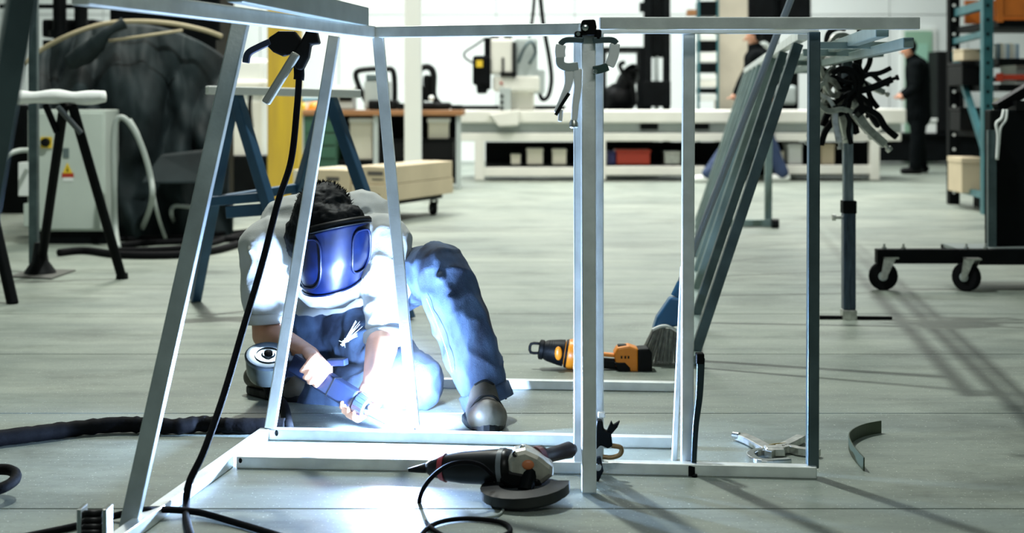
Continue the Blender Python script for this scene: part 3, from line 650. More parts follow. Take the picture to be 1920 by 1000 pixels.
for k, (u0, u1, v0) in enumerate(((700, 722, 197), (745, 757, 194), (846, 866, 197))):
    item('bench_tool_box', ['low black tool case on the bench left of the slim white column', 'small black box touching the slim white column', 'low black case at the right end of the bench'][k], 'tool case', [rp('case', BLACK, u0, v0+3, u1, 206, dB+0.02, 0.12, 0.004), rp('lid', BLACKM, u0-1, v0, u1+1, v0+3, dB+0.015, 0.13, 0.002)], P((u0+u1)/2, 206, dB+0.08))
# low dark bench behind the far worker
lb = thing('low_bench', 'black low bench along the far wall behind the dark-clothed worker', 'bench', G(1700, 300))
R_('body', BLACKM, lb, 1640, 255, 1905, 303, YW-1.0, 0.6, 0.02); R_('top', BLACKM, lb, 1635, 250, 1910, 256, YW-1.05, 0.7, 0.01)
item('dark_cabinet', 'tall black cabinet by the far door', 'cabinet', [rp('body', BLACKM, 1758, 96, 1808, 250, YW-1.0, 0.5), rp('door', BLACK, 1761, 100, 1805, 246, YW-1.02, 0.02)], P(1783, 250, YW-0.8))
item('white_bucket', 'white tub on the low bench by the rack', 'tub', [rp('tub', WHITEP, 1732, 226, 1756, 250, YW-1.0, 0.3), rp('rim', WHITEP, 1730, 222, 1758, 228, YW-1.02, 0.34)], P(1744, 250, YW-0.8))

# ------------------------------------------------------------------ pallet rack at right
pr = thing('pallet_rack', 'teal pallet rack with orange beams at the right edge', 'rack', G(1850, 395))
d1, d2 = 13.3, 12.1
def upr(u, w, d, m, nm='upright'):
    o = MB().rect(u, -80, u+w, VH+F*H/d, d, 0.09).build(nm, m, pr, bevel=0.004)
    h = MB()
    for v in range(10, 380, 27): h.lathe(P(u+w*0.45, v, d-0.004), (0, 1, 0), [(0, 0.014), (0.006, 0.014)], 10)
    h.build('punched_holes', WHITEP if m is BLACKM else BLACK, o); return o
upr(1780, 20, d1, BLACKM); upr(1844, 19, d2, TEAL)
xr = P(1846, 0, d2).x
for dx in (1.35,):
    MB().box((xr+dx, d2+0.05, 1.3), (0.08, 0.09, 2.6)).build('upright', TEAL, pr, bevel=0.004); MB().box((xr+dx, d1+0.05, 1.3), (0.08, 0.09, 2.6)).build('upright', TEAL, pr, bevel=0.004)
A = lambda u, v, d: P(u, v, d+0.04)
MB().sq(A(1790, 78, d1), A(1852, 62, d2), 0.05).build('brace', TEAL, pr); MB().sq(A(1788, 96, d1), A(1852, 300, d2), 0.05).build('brace', TEAL, pr)
MB().sq(A(1790, 352, d1), A(1850, 368, d2), 0.05).build('brace', TEAL, pr); MB().sq(A(1795, 24, d1), A(1850, 8, d2), 0.07).build('brace', TEAL, pr)
def zof(v, d): return H-(v-VH)*d/F
xl = P(1790, 0, d1).x
for v0, v1, m_ in ((-18, 30, ORANGE), (140, 150, RED), (228, 248, mat('dark_orange', (0.5, 0.13, 0.02), 0.5)), (318, 350, RED)):
    z0, z1 = zof(v1, d2), zof(v0, d2); MB().box((xr+0.08+0.62, d2+0.02, (z0+z1)/2), (1.2, 0.05, z1-z0)).build('beam', m_, pr, bevel=0.004)
    MB().box((xr+0.12, d2-0.012, (z0+z1)/2), (0.05, 0.02, (z1-z0)*1.5)).build('beam_connector', m_, pr)
    MB().box((xr+0.86, d1+0.02, (z0+z1)/2), (1.3, 0.05, z1-z0)).build('beam', m_, pr)
levels = [zof(34, d2), zof(106, d2), zof(155, d2), zof(250, d2)+0.02]
for z in levels: MB().box((xr+0.80, (d1+d2)/2+0.05, z-0.04), (1.36, d1-d2+0.06, 0.05)).build('shelf', BLACKM, pr)
def on_rack(name, label, cat, m, u0, u1, z, h, dd, dep, det=None):
    a, b = P(u0, 0, dd).x, P(u1, 0, dd).x
    t = thing(name, label, cat, ((a+b)/2, dd+dep/2, z), 'goods on the pallet rack')
    MB().box(((a+b)/2, dd+dep/2, z+h*0.42), (b-a, dep, h*0.84)).build('body', m, t, bevel=0.006)
    MB().box(((a+b)/2, dd+dep/2, z+h*0.92), ((b-a)*1.04, dep*1.04, h*0.16)).build('lid', m, t, bevel=0.004); return t
zL = [z-0.014 for z in levels]
on_rack('storage_bin', 'black bin on the middle rack shelf between the two uprights', 'bin', BLACK, 1804, 1842, zL[2], 0.20, 12.75, 0.4)
on_rack('storage_bin', 'black bin on the lower rack shelf behind the diagonal brace', 'bin', BLACK, 1800, 1840, zL[3], 0.2, 12.8, 0.3)
on_rack('storage_bin', 'pale carton on the lower rack shelf', 'box', CARDL, 1874, 1902, zL[3], 0.28, 12.4, 0.4)
on_rack('storage_bin', 'white carton on the third rack shelf at the picture edge', 'box', WHITEP, 1905, 1940, zL[2], 0.17, 12.3, 0.4)
on_rack('storage_bin', 'tan crate on the rack shelf between the two uprights', 'box', CARD, 1806, 1840, zL[1], 0.10, 12.8, 0.3)
for k in range(8):
    x0 = P(1868+k*6, 0, 12.2).x; h = 0.115+0.006*(k % 3)
    o = MB(); o.box((x0, 12.32, zL[1]+h/2), (0.022, 0.2, h)); o = o.build('catalogue', [WHITEP, CARDL, mat('pale_blue_card', (0.35, 0.48, 0.60), 0.6)][(k*2) % 3])
    tag(o, ['first', 'second', 'third', 'fourth', 'fifth', 'sixth', 'seventh', 'eighth'][k]+' binder from the teal upright in the rack shelf row', 'binder', 'row of binders on the rack')
# pallet on the floor inside the rack
for z0, h, m_, lb_ in ((0.0, 0.12, BLACKM, 'black pallet on the floor inside the rack'),):
    t = thing('floor_pallet', lb_, 'pallet', (xl+0.5, 12.8, 0))
    for k in range(4): MB().box((xl+0.5, 12.55+k*0.16, 0.13), (0.8, 0.13, 0.02)).build('board', BLACKM, t)
    for k in range(3): MB().box((xl+0.15+k*0.35, 12.8, 0.06), (0.09, 0.6, 0.12)).build('block', BLACKM, t)
on_rack('storage_bin', 'tan carton with white bags on the floor pallet inside the rack', 'box', CARD, 1803, 1850, 0.141, 0.30, 12.65, 0.4)

# ------------------------------------------------------------------ black cart at right
ct = thing('wheeled_cart', 'black steel platform cart on large black casters', 'cart', G(1740, 550))
dk = 7.25
zt_ = zof(468, dk)
MB().box(((P(1645, 0, dk).x+3.6)/2, dk+0.03, zt_-0.035), (3.6-P(1645, 0, dk).x, 0.06, 0.07)).build('front_rail', BLACKM, ct, bevel=0.004)
MB().box(((P(1800, 0, dk).x+3.6)/2, dk+0.17, zt_-0.008), (3.6-P(1800, 0, dk).x, 0.26, 0.016)).build('deck', mat('galvanised_deck', (0.30, 0.34, 0.33), 0.45, 0.5), ct)
MB().box(((P(1800, 0, dk).x+3.6)/2, dk+0.30, zt_-0.035), (3.6-P(1800, 0, dk).x, 0.05, 0.06)).build('rear_rail', BLACKM, ct)
MB().prism([P(1800, 469, dk-0.005), P(1930, 469, dk-0.005), P(1930, 497, dk-0.005), P(1800, 497, dk-0.005), P(1790, 480, dk-0.005)], (0, 0.03, 0)).build('front_channel', BLACKM, ct)
for (u, dd, dr_) in ((1656, dk+0.02, (1, -0.25, 0)), (1812, dk-0.02, (0.6, -0.6, 0))):
    c0 = P(u, 0, dd); c0.z = 0.07; caster(ct, c0, 0.07, 0.045, dr_, WORN)
for u in (1658, 1694, 1812, 1848): MB().lathe(P(u, 468, dk+0.03), (0, 0, 1), [(0, 0.012), (0.012, 0.012), (0.012, 0.006), (0.028, 0.006)], 8).build('bolt', WORN, ct)
xb = P(1868, 0, dk).x
bk = thing('black_crate', 'tall black cabinet standing on the wheeled cart at the right edge', 'cabinet', (xb+0.35, dk+0.45, zt_))
zb = zof(206, dk+0.15)
MB().box((xb+0.4, dk+0.20, (zt_+zb)/2), (0.76, 0.10, zb-zt_)).build('body', BLACKM, bk, bevel=0.01)
MB().box((xb+0.02, dk+0.135, (zt_+zb)/2-0.05), (0.04, 0.03, zb-zt_-0.1)).build('edge_profile', DSTEEL, bk)
MB().box((xb+0.42, dk+0.21, zb+0.02), (0.55, 0.14, 0.05)).build('top_tray', BLACK, bk)
MB().path([P(1882, 206, dk+0.11), P(1878, 222, dk+0.1), P(1868, 232, dk+0.1), P(1871, 255, dk+0.1), P(1869, 300, dk+0.1)], 0.008, 8, 6).build('white_lead', WHITEP, bk, True)
MB().path([P(1888, 206, dk+0.11), P(1886, 224, dk+0.1), P(1876, 240, dk+0.1), P(1873, 268, dk+0.1), P(1870, 300, dk+0.1)], 0.007, 8, 6).build('white_lead', WHITEP, bk, True)
MB().sq(P(1868, 203, dk+0.2), P(1930, 165, dk+0.25), 0.05).build('lid_arm', BLACK, bk)

# ------------------------------------------------------------------ stand with hanging clamps
sd_ = thing('clamp_stand', 'steel pole stand with a thin cross foot carrying the cluster of clamps', 'stand', G(1590, 602))
d6 = 6.3
MB().sq(P(1591, 580, d6), P(1591, 378, d6), 0.052).build('lower_tube', mat('blued_steel', (0.06, 0.085, 0.12), 0.35, 0.7, var=0.4, scale=12, stretch=(8, 8, 1)), sd_, bevel=0.004)
MB().sq(P(1590, 380, d6), P(1588, 95, d6), 0.040).build('upper_tube', mat('grey_blue_steel', (0.22, 0.27, 0.30), 0.35, 0.7, var=0.3, scale=12, stretch=(8, 8, 1)), sd_, bevel=0.003)
MB().sq(P(1591, 376, d6), P(1591, 400, d6), 0.058).build('collar', BLACKM, sd_, bevel=0.003)
MB().lathe(P(1580, 408, d6), (-1, 0, 0), [(0, 0.007), (0.03, 0.007), (0.03, 0.014), (0.045, 0.014)], 10).build('lock_screw', WORN, sd_, 'auto')
MB().sq(P(1591, 580, d6), P(1591, 606, d6), 0.06).build('foot_block', WORN, sd_, bevel=0.004)
MB().sq(P(1536, 596, d6), P(1672, 598, d6), 0.018).build('foot_bar', BLACKM, sd_); MB().sq(P(1591, 590, d6+0.35), P(1591, 606, d6-0.05), 0.018).build('foot_bar', BLACKM, sd_)
MB().sq(P(1515, 112, d6-0.02), P(1655, 100, d6-0.02), 0.03).build('hanger_bar', GSTEEL, sd_)
def locking_clamp(label, loc, rot, group=None, m1=WORN, m2=DSTEEL, s=1.0):
    t = thing('locking_clamp', label, 'clamp', Vector((0, 0, 0)), group)
    V = lambda x, z: Vector((x*s, 0, z*s)); n_ = (0, -1, 0)
    MB().ribbon([V(0, 0.01), V(-0.004, -0.05), V(0.004, -0.14)], 0.028*s, 0.022*s, n_).build('handle', m1, t, bevel=0.003)
    MB().ribbon([V(0.034, 0.0), V(0.052, -0.05), V(0.044, -0.10), V(0.05, -0.15)], 0.02*s, 0.018*s, n_).build('lever', m2, t, bevel=0.003)
    MB().ribbon([V(0, 0.0), V(-0.022, 0.045), V(-0.062, 0.075), V(-0.066, 0.125), V(-0.04, 0.15), V(-0.006, 0.152)], 0.018*s, 0.013*s, n_).build('fixed_jaw', m1, t, bevel=0.003)
    MB().ribbon([V(0.03, 0.0), V(0.055, 0.045), V(0.088, 0.08), V(0.086, 0.125), V(0.06, 0.15), V(0.032, 0.152)], 0.016*s, 0.013*s, n_).build('moving_jaw', m2, t, bevel=0.003)
    MB().lathe(V(0.004, -0.135), (0, 0, -1), [(0, 0.007*s), (0.02*s, 0.007*s), (0.02*s, 0.012*s), (0.032*s, 0.012*s)], 10).build('adjusting_screw', m1, t, 'auto')
    MB().box(V(0.016, 0.0), (0.05*s, 0.022*s, 0.03*s)).build('pivot_block', m2, t, bevel=0.004)
    t.location = loc; t.rotation_euler = rot; BASE[t] = Vector(loc); return t
random.seed(5)
cl_lab = 'locking clamp in the dark cluster hanging on the clamp stand'
specs = [(1560, 150, -0.04, 0.5, 1.25), (1575, 175, -0.07, -0.25, 1.3), (1598, 190, -0.05, -0.65, 1.2), (1612, 170, -0.10, -1.9, 1.0), (1548, 190, -0.09, 0.35, 1.2),
         (1590, 150, 0.07, -0.45, 1.1), (1566, 205, -0.12, -0.1, 1.0), (1605, 215, -0.13, -0.75, 1.25), (1580, 130, 0.04, 0.1, 1.2), (1612, 150, 0.05, -1.1, 0.9)]
proto = None
for i, (u, v, dd, ry, sc) in enumerate(specs):
    loc = P(u, v, d6+dd); rot = (random.uniform(-.3, .3), ry, random.uniform(-.5, .5))
    lab = ['pale locking clamp at the upper left of the cluster on the stand', 'pale clamp hanging straight down in front of the stand pole', 'pale clamp pointing steeply down right from the cluster centre',
           'black clamp sticking out sideways to the right of the clamp cluster', 'pale clamp lowest at the left of the cluster, beside the dark post', 'black clamp at the back of the clamp cluster',
           'smaller pale clamp low in the middle of the clamp cluster', 'longest pale clamp reaching lowest at the right of the cluster', 'topmost black clamp of the cluster under the hanger bar', 'small pale clamp at the upper right of the clamp cluster'][i]
    m1 = BLACKM if i in (3, 5, 8) else WORN
    locking_clamp(lab, loc, rot, 'clamps hanging on the clamp stand', m1, BLACKM, sc)

# ------------------------------------------------------------------ clamps on the frame
c1 = thing('locking_pliers', 'bright locking pliers clamped across the doubled posts near the top rail', 'clamp', P(1075, 230, 3.6))
PLW = mat('polished_pliers', (0.95, 0.96, 0.96), 0.3, 0.15)
dq = 3.56; nn = (0, -1, 0)
MB().ribbon([P(1094, 76, dq), P(1062, 75, dq), P(1050, 84, dq)], 0.014, 0.02, nn, 5).build('jaw_arm', DSTEEL, c1, bevel=0.003)
MB().ribbon([P(1052, 84, dq), P(1050, 96, dq), P(1051, 108, dq)], 0.024, 0.02, nn, 5).build('jaw', PLW, c1, bevel=0.003)
MB().ribbon([P(1050, 107, dq), P(1051, 120, dq), P(1062, 126, dq), P(1084, 124, dq)], 0.02, 0.02, nn, 5).build('jaw_arm', GREYP, c1, bevel=0.003)
MB().ribbon([P(1112, 76, dq), P(1146, 75, dq), P(1156, 82, dq)], 0.014, 0.02, nn, 5).build('jaw_arm', DSTEEL, c1, bevel=0.003)
MB().ribbon([P(1153, 82, dq), P(1150, 105, dq), P(1142, 124, dq)], 0.024, 0.02, nn, 5).build('jaw', PLW, c1, bevel=0.003)
MB().ribbon([P(1140, 125, dq), P(1125, 130, dq), P(1112, 132, dq)], 0.02, 0.02, nn, 5).build('jaw_arm', mat('dark_green_jaw', (0.03, 0.07, 0.06), 0.4), c1, bevel=0.003)
MB().ribbon([P(1066, 128, dq), P(1066, 158, dq), P(1055, 185, dq), P(1042, 212, dq)], 0.022, 0.016, nn, 6, lambda t: 1.1-0.6*t).build('handle', PLW, c1, bevel=0.004)
MB().ribbon([P(1067, 175, dq-0.012), P(1054, 195, dq-0.012), P(1042, 216, dq-0.012)], 0.008, 0.008, nn, 6).build('lever_spring', BLACK, c1)
MB().ribbon([P(1052, 205, dq), P(1050, 228, dq)], 0.011, 0.012, nn, 3).build('lever', PLW, c1, bevel=0.003)
MB().ribbon([P(1083, 128, dq), P(1083, 165, dq), P(1079, 195, dq), P(1077, 226, dq)], 0.018, 0.018, nn, 6, lambda t: 1.15-0.3*t).build('handle', PLW, c1, bevel=0.004)
MB().lathe(P(1076, 224, dq), (0, 0, -1), [(0, 0.007), (0.008, 0.011), (0.018, 0.011), (0.022, 0.006)], 12).build('adjusting_screw', WORN, c1, 'auto')
MB().lathe(P(1116, 134, dq-0.014), (0, -1, 0), [(0, 0.006), (0.006, 0.005)], 10).build('rivet', CHROME, c1, 'auto')
c2 = thing('toggle_clamp', 'black screw clamp gripping the posts at the top rail joint', 'clamp', P(1104, 72, 3.56))
MB().prism([P(1091, 66, 3.545), P(1089, 48, 3.545), P(1092, 37, 3.545), P(1116, 36, 3.545), P(1119, 50, 3.545), P(1117, 66, 3.545)], (0, 0.03, 0)).build('body', BLACKM, c2, bevel=0.004)
MB().rect(1078, 58, 1092, 72, 3.55, 0.05).build('side_jaw', BLACKM, c2, bevel=0.004); MB().rect(1116, 55, 1128, 76, 3.55, 0.05).build('side_jaw', BLACKM, c2, bevel=0.004)
MB().lathe(P(1097, 52, 3.545), (0, -1, 0), [(0, 0.008), (0.008, 0.008), (0.010, 0.004)], 8).build('bolt', CHROME, c2, 'auto')
MB().lathe(P(1084, 64, 3.55), (0, -1, 0), [(0, 0.005), (0.006, 0.005)], 8).build('bolt', CHROME, c2)
c3 = thing('toggle_clamp', 'black spring clamp with forked handles at the foot of the middle posts', 'clamp', P(1128, 868, 3.6))
d3 = 3.63
MB().prism([P(1113, 850, d3), P(1114, 815, d3), P(1120, 788, d3), P(1130, 790, d3), P(1133, 808, d3), P(1146, 812, d3), P(1149, 838, d3), P(1140, 842, d3), P(1126, 836, d3)], (0, 0.025, 0)).build('body', BLACKM, c3, bevel=0.004)
MB().prism([P(1136, 814, d3+.005), P(1147, 790, d3+.005), P(1150, 798, d3+.005), P(1163, 790, d3+.005), P(1158, 802, d3+.005), P(1146, 816, d3+.005)], (0, 0.015, 0)).build('handle', BLACKM, c3, bevel=0.002)
MB().path([P(1147, 836, d3+.01), P(1164, 840, d3+.01), P(1163, 852, d3+.01), P(1148, 858, d3+.01), P(1130, 857, d3+.01)], 0.006, 8, 6).build('jaw', mat('brass_brown', (0.25, 0.16, 0.07), 0.4, 0.6), c3, True)
MB().box(P(1128, 778, d3), (0.018, 0.018, 0.013)).build('cap', CREAM, c3, bevel=0.003)
MB().prism([P(1118, 860, d3-.03), P(1127, 858, d3-.03), P(1132, 884, d3-.03), P(1122, 905, d3-.03), P(1115, 900, d3-.03)], (0, 0.02, 0)).build('lower_jaw', BLACKM, c3, bevel=0.003)
MB().lathe(P(1121, 876, d3-.04), (0, -1, 0), [(0, 0.009), (0.008, 0.008)], 12).build('bolt', CHROME, c3, 'auto')
c4 = thing('bar_clamp', 'dark bar clamp hanging upright beside the right-hand light post', 'clamp', P(1304, 905, 3.68))
MB().ribbon([P(1314, 670, 3.70), P(1311, 740, 3.70), P(1304, 800, 3.69), P(1300, 880, 3.68)], 0.02, 0.018, nn, 6, lambda t: 1.0-0.35*t).build('bar', mat('dark_blue_steel', (0.03, 0.05, 0.06), 0.25, 0.6), c4, bevel=0.004)
MB().rect(1306, 664, 1321, 684, 3.69, 0.03).build('top_jaw', BLACKM, c4, bevel=0.003); MB().rect(1290, 873, 1314, 898, 3.66, 0.05).build('bottom_jaw', BLACKM, c4, bevel=0.004)
MB().rod(P(1302, 890, 3.655), P(1302, 909, 3.655), 0.007).build('screw', BLACKM, c4); MB().rod(P(1301, 808, 3.685), P(1301, 836, 3.685), 0.004).build('spring', CHROME, c4)

# spring clamp with hanging cable at the upper left
c5 = thing('earth_clamp', 'black earth clamp hanging from the upper left rail', 'clamp', P(560, 195, 3.85))
d5 = 3.86
MB().prism([P(584, 38, d5), P(600, 36, d5), P(594, 62, d5), P(599, 82, d5), P(582, 84, d5), P(578, 108, d5), P(566, 132, d5), P(554, 130, d5), P(548, 100, d5), P(566, 72, d5)], (0, 0.04, 0)).build('body', BLACK, c5, bevel=0.005)
MB().prism([P(566, 76, d5+.01), P(552, 58, d5+.01), P(522, 58, d5+.01), P(504, 70, d5+.01), P(498, 84, d5+.01), P(512, 98, d5+.01), P(530, 106, d5+.01), P(556, 98, d5+.01)], (0, 0.03, 0)).build('upper_jaw', BLACK, c5, bevel=0.005)
MB().ribbon([P(508, 78, d5+.02), P(486, 88, d5+.02), P(466, 100, d5+.02), P(461, 118, d5+.02)], 0.017, 0.022, nn, 6).build('handle', mat('blue_black_grip', (0.01, 0.02, 0.05), 0.4), c5, bevel=0.004)
MB().sq(P(556, 100, d5-.02), P(498, 194, d5-.02), 0.028, 0.022).build('grey_handle', mat('grey_beige_grip', (0.34, 0.34, 0.29), 0.45, 0.3), c5, bevel=0.005)
MB().path([P(560, 120, d5+.02), P(561, 140, d5+.02), P(560, 150, d5+.02)], 0.014, 10, 3).build('cable_boot', RUBBER, c5, True)
hang = [P(561, 140, d5+.02), P(557, 200, 3.84), P(546, 300, 3.8), P(521, 380, 3.74), P(490, 500, 3.66), P(455, 620, 3.57), P(420, 740, 3.48), P(383, 845, 3.40), P(355, 905, 3.37), G(349, 950, 0.012), G(352, 985, 0.012), G(372, 1030, 0.012), G(420, 1060, 0.012)]
MB().path(hang, 0.0085, 10, 8).build('earth_cable', RUBBER, c5, True)

cable('floor_cable', [G(20, 1012, 0.008), G(90, 998, 0.008), G(150, 985, 0.008), G(215, 968, 0.012), P(262, 958, 3.24), P(300, 956, 3.28), P(345, 958, 3.3), G(380, 963, 0.01), G(440, 980, 0.008), G(520, 1004, 0.008), G(600, 1030, 0.008)], 0.0075, RUBBER, 'black cable crossing the floor over the left rail at the bottom edge')
th = MB().path([G(-60, 832, 0.022), G(0, 822, 0.022), G(80, 812, 0.022), G(150, 803, 0.022), G(215, 797, 0.024), G(270, 797, 0.024), G(330, 800, 0.022), G(380, 795, 0.024), G(430, 799, 0.022), G(500, 799, 0.022), G(534, 799, 0.022)], 0.022, 12, 8, wob=0.05)
tag(th.build('wrapped_hose', RUBBER, smooth=True), 'thick black wrapped hose along the floor to the welder', 'hose')
rg = MB().path([G(-12, 925, 0.015)+Vector((0.048*math.cos(a), 0.06*math.sin(a), 0.03+0.01*math.sin(a))) for a in [i*math.pi/5 for i in range(10)]], 0.013, 10, 5, closed=True)
tag(rg.build('rubber_ring', RUBBER, smooth=True), 'black rubber ring at the left edge of the floor', 'ring')
dv = thing('tape_dispenser', 'small silver-sided holder with black ribbed core at the bottom left edge', 'holder', G(172, 1020))
for u0, u1 in ((143, 152), (191, 200)): MB().prism([P(u0, 1040, 3.0), P(u1, 1040, 3.0), P(u1, 956, 3.06), P(u0, 956, 3.06)], (0, 0.05, 0)).build('side_plate', CHROME, dv, bevel=0.002)
for k, v in enumerate((958, 972, 984, 995, 1006)): MB().rod(P(152, v+6, 3.08-k*0.012), P(191, v+6, 3.08-k*0.012), 0.0075).build('roller', BLACK, dv, True)
MB().rect(151, 960, 192, 1040, 3.1, 0.02).build('back_plate', BLACK, dv)

# ------------------------------------------------------------------ angle grinder
gr = thing('angle_grinder', 'large black and silver angle grinder lying in front of the lower rail', 'angle grinder', G(930, 930))
dg = 3.48
MB().lathe(P(766, 882, dg+.07), P(812, 877, dg+.06)-P(766, 882, dg+.07), [(0, 0.004), (0.02, 0.008), (0.055, 0.014)], 14).build('cord_boot', BLACK, gr, True)
a, b = P(800, 878, dg+.06), P(962, 876, dg)
L_ = (b-a).length
MB().lathe(a, b-a, [(0, 0.012), (0.012, 0.02), (0.05, 0.031), (0.09, 0.037), (L_*0.75, 0.041), (L_*0.93, 0.043), (L_, 0.040)], 22).build('motor_housing', mat('grinder_black', (0.005, 0.005, 0.005), 0.35, spec=0.25), gr, True)
MB().lathe(a+(b-a)*0.86, b-a, [(0, 0.0445), (0.012, 0.0445)], 22).build('collar', mat('grey_band', (0.16, 0.18, 0.19), 0.3), gr, 'auto')
MB().lathe(a+(b-a)*0.16, b-a, [(0, 0.0285), (0.014, 0.034)], 22).build('red_band', mat('dull_red', (0.30, 0.03, 0.04), 0.4), gr, 'auto')
GH = mat('cast_gear_head', (0.52, 0.50, 0.43), 0.38, 0.6, var=0.25, scale=30)
q = [P(950, 864, dg-.035), P(966, 846, dg-.035), P(985, 842, dg-.035), P(1012, 854, dg-.035), P(1040, 876, dg-.035), P(1038, 894, dg-.035), P(1016, 910, dg-.035), P(975, 908, dg-.035), P(950, 896, dg-.035)]
MB().prism([P(940, 880, dg-.037), P(985, 888, dg-.037), P(1012, 898, dg-.037), P(1018, 912, dg-.037), P(960, 918, dg-.037), P(935, 905, dg-.037)], (0, 0.06, 0)).build('lower_casing', BLACK, gr, bevel=0.008)
MB().prism(q, (0, 0.06, 0)).build('gear_head', GH, gr, bevel=0.012)
MB().ball(P(990, 872, dg-.034), (0.015, 0.006, 0.012)).build('lock_button', mat('orange_button', (0.62, 0.20, 0.08), 0.4), gr, True)
MB().rod(P(966, 852, dg-.032), P(966, 856, dg-.02), 0.007).build('screw_recess', BLACK, gr)
cen = Vector((P(985, 0, 3.43).x, 3.43, 0.024)); tl = Vector((-0.09, -0.05, 1)).normalized()
MB().lathe(cen, tl, [(-0.016, 0.03), (-0.014, 0.090), (-0.006, 0.098), (0.0, 0.098), (0.004, 0.03)], 36).build('disc', mat('abrasive_disc', (0.03, 0.035, 0.04), 0.8, bump=0.5, bscale=240), gr, 'auto')
gd = MB(); n_ = 20
xg = tl.cross(Vector((0, 1, 0))).normalized(); yg = tl.cross(xg)
ring = []
for i in range(n_+1):
    t = math.radians(-120+300*i/n_); ring.append((math.cos(t), math.sin(t)))
for (r0, h0) in ((0.103, -0.006), (0.103, 0.016), (0.06, 0.020), (0.06, 0.018), (0.100, 0.012), (0.100, -0.006)):
    for cx, sy in ring: gd.v.append(cen + xg*(r0*cx) + yg*(r0*sy) + tl*h0)
W = n_+1
for j in range(6):
    for i in range(n_): gd.f.append((j*W+i, j*W+i+1, ((j+1) % 6)*W+i+1, ((j+1) % 6)*W+i))
gd.build('guard', mat('guard_black', (0.006, 0.007, 0.008), 0.35), gr, 'auto')
MB().rod(cen+tl*0.0, cen+tl*0.05+Vector((0.02, 0.04, 0)), 0.018).build('spindle', BLACKM, gr, 'auto')
MB().lathe(P(1000, 862, dg+.01), P(1090, 838, dg+.12)-P(1000, 862, dg+.01), [(0, 0.018), (0.012, 0.028), (0.028, 0.028), (0.035, 0.017), (0.09, 0.018), (0.12, 0.02), (0.135, 0.012)], 16).build('side_handle', mat('brown_black_grip', (0.012, 0.007, 0.005), 0.45, spec=0.2), gr, True)
MB().lathe(P(1004, 861, dg+.012), P(1090, 838, dg+.12)-P(1000, 862, dg+.01), [(0, 0.029), (0.014, 0.029)], 16).build('handle_flange', mat('dark_red_plastic', (0.09, 0.008, 0.01), 0.35), gr, 'auto')
MB().path([P(972, 846, dg-.01), P(980, 836, dg-.01), P(990, 846, dg-.01), P(1000, 852, dg-.01)], 0.003, 8, 5).build('wire_clip', CHROME, gr, True)
cord = [P(768, 882, dg+.07), P(758, 882, dg+.075), P(735, 884, dg+.1), P(712, 880, dg+.15)]
MB().path([P(922, 890, dg-.07), P(900, 872, dg-.09), P(868, 867, dg-.10), P(835, 876, dg-.10), P(804, 902, dg-.09), P(787, 935, dg-.07), P(790, 963, dg-.06), G(806, 988, 0.006), G(842, 1010, 0.006), G(885, 1022, 0.006), G(930, 1010, 0.006), G(957, 996, 0.006), G(940, 980, 0.006), G(880, 973, 0.006), G(830, 978, 0.006), G(798, 994, 0.006), G(770, 1030, 0.006)], 0.0052, 8, 8).build('power_cord', RUBBER, gr, True)
MB().path([G(905, 972, 0.004), G(930, 968, 0.004), G(944, 955, 0.004), P(942, 925, dg-.02), P(925, 905, dg-.02)], 0.003, 8, 6).build('key_lead', GREYH, gr, True)

# ------------------------------------------------------------------ cordless orange tool
ot = thing('cordless_tool', 'orange and black cordless tool lying on the floor behind the posts', 'power tool', G(1110, 700))
do = 5.12
ax0, ax1 = P(1010, 655, do+.02), P(1165, 679, do)
dirn = (ax1-ax0).normalized(); at = lambda t: ax0+(ax1-ax0)*t
LL = (ax1-ax0).length
MB().path([P(1014, 645, do+.02), P(996, 645, do+.02), P(995, 661, do+.02), P(1014, 662, do+.02)], 0.005, 8, 3).build('hook_loop', BLACK, ot, True)
nose = MB().lathe(at(0), dirn, [(0, 0.026), (0.004, 0.034), (0.016, 0.034), (0.018, 0.030), (0.03, 0.036), (0.07, 0.044), (0.088, 0.046), (0.09, 0.03)], 22).build('nose_grip', BLACK, ot, 'auto')
for k in range(5): MB().lathe(at(0)+dirn*(0.034+k*0.008), dirn, [(0, 0.0375+k*.0014), (0.003, 0.0375+k*.0014)], 22).build('grip_rib', BLACK, nose)
MB().ball(P(1047, 663, do-.04), (0.013, 0.008, 0.024)).build('badge', TOOLO, ot, True)
MB().lathe(at(0)+dirn*0.088, dirn, [(0, 0.03), (0.003, 0.044), (0.02, 0.052), (0.05, 0.052), (0.075, 0.044), (0.08, 0.03)], 22).build('gear_case', TOOLO, ot, True)
MB().lathe(at(0)+dirn*0.092, dirn, [(0, 0.0465), (0.008, 0.050)], 22).build('collar', BLACK, ot, 'auto')
MB().sq(at(0)+dirn*0.15+up*0.012, P(1160, 667, do), 0.03, 0.012).build('handle_top', TOOLO, ot, bevel=0.004)
MB().sq(at(0)+dirn*0.15-up*0.018, P(1168, 684, do), 0.036, 0.034).build('handle_grip', BLACK, ot, bevel=0.008)
MB().prism([P(1152, 663, do-.035), P(1158, 652, do-.035), P(1180, 649, do-.035), P(1198, 655, do-.035), P(1198, 700, do-.035), P(1166, 699, do-.035), P(1155, 688, do-.035)], (0, 0.07, 0)).build('rear_housing', TOOLO, ot, bevel=0.008)
MB().prism([P(1152, 680, do-.037), P(1172, 680, do-.037), P(1182, 690, do-.037), P(1184, 703, do-.037), P(1162, 703, do-.037)], (0, 0.07, 0)).build('lower_guard', BLACK, ot, bevel=0.004)
MB().prism([P(1196, 655, do-.04), P(1216, 654, do-.04), P(1223, 662, do-.04), P(1223, 700, do-.04), P(1216, 706, do-.04), P(1196, 703, do-.04)], (0, 0.08, 0)).build('battery', BLACK, ot, bevel=0.006)
MB().rect(1159, 648, 1176, 653, do-.02, 0.04).build('top_vent', BLACK, ot, bevel=0.003)
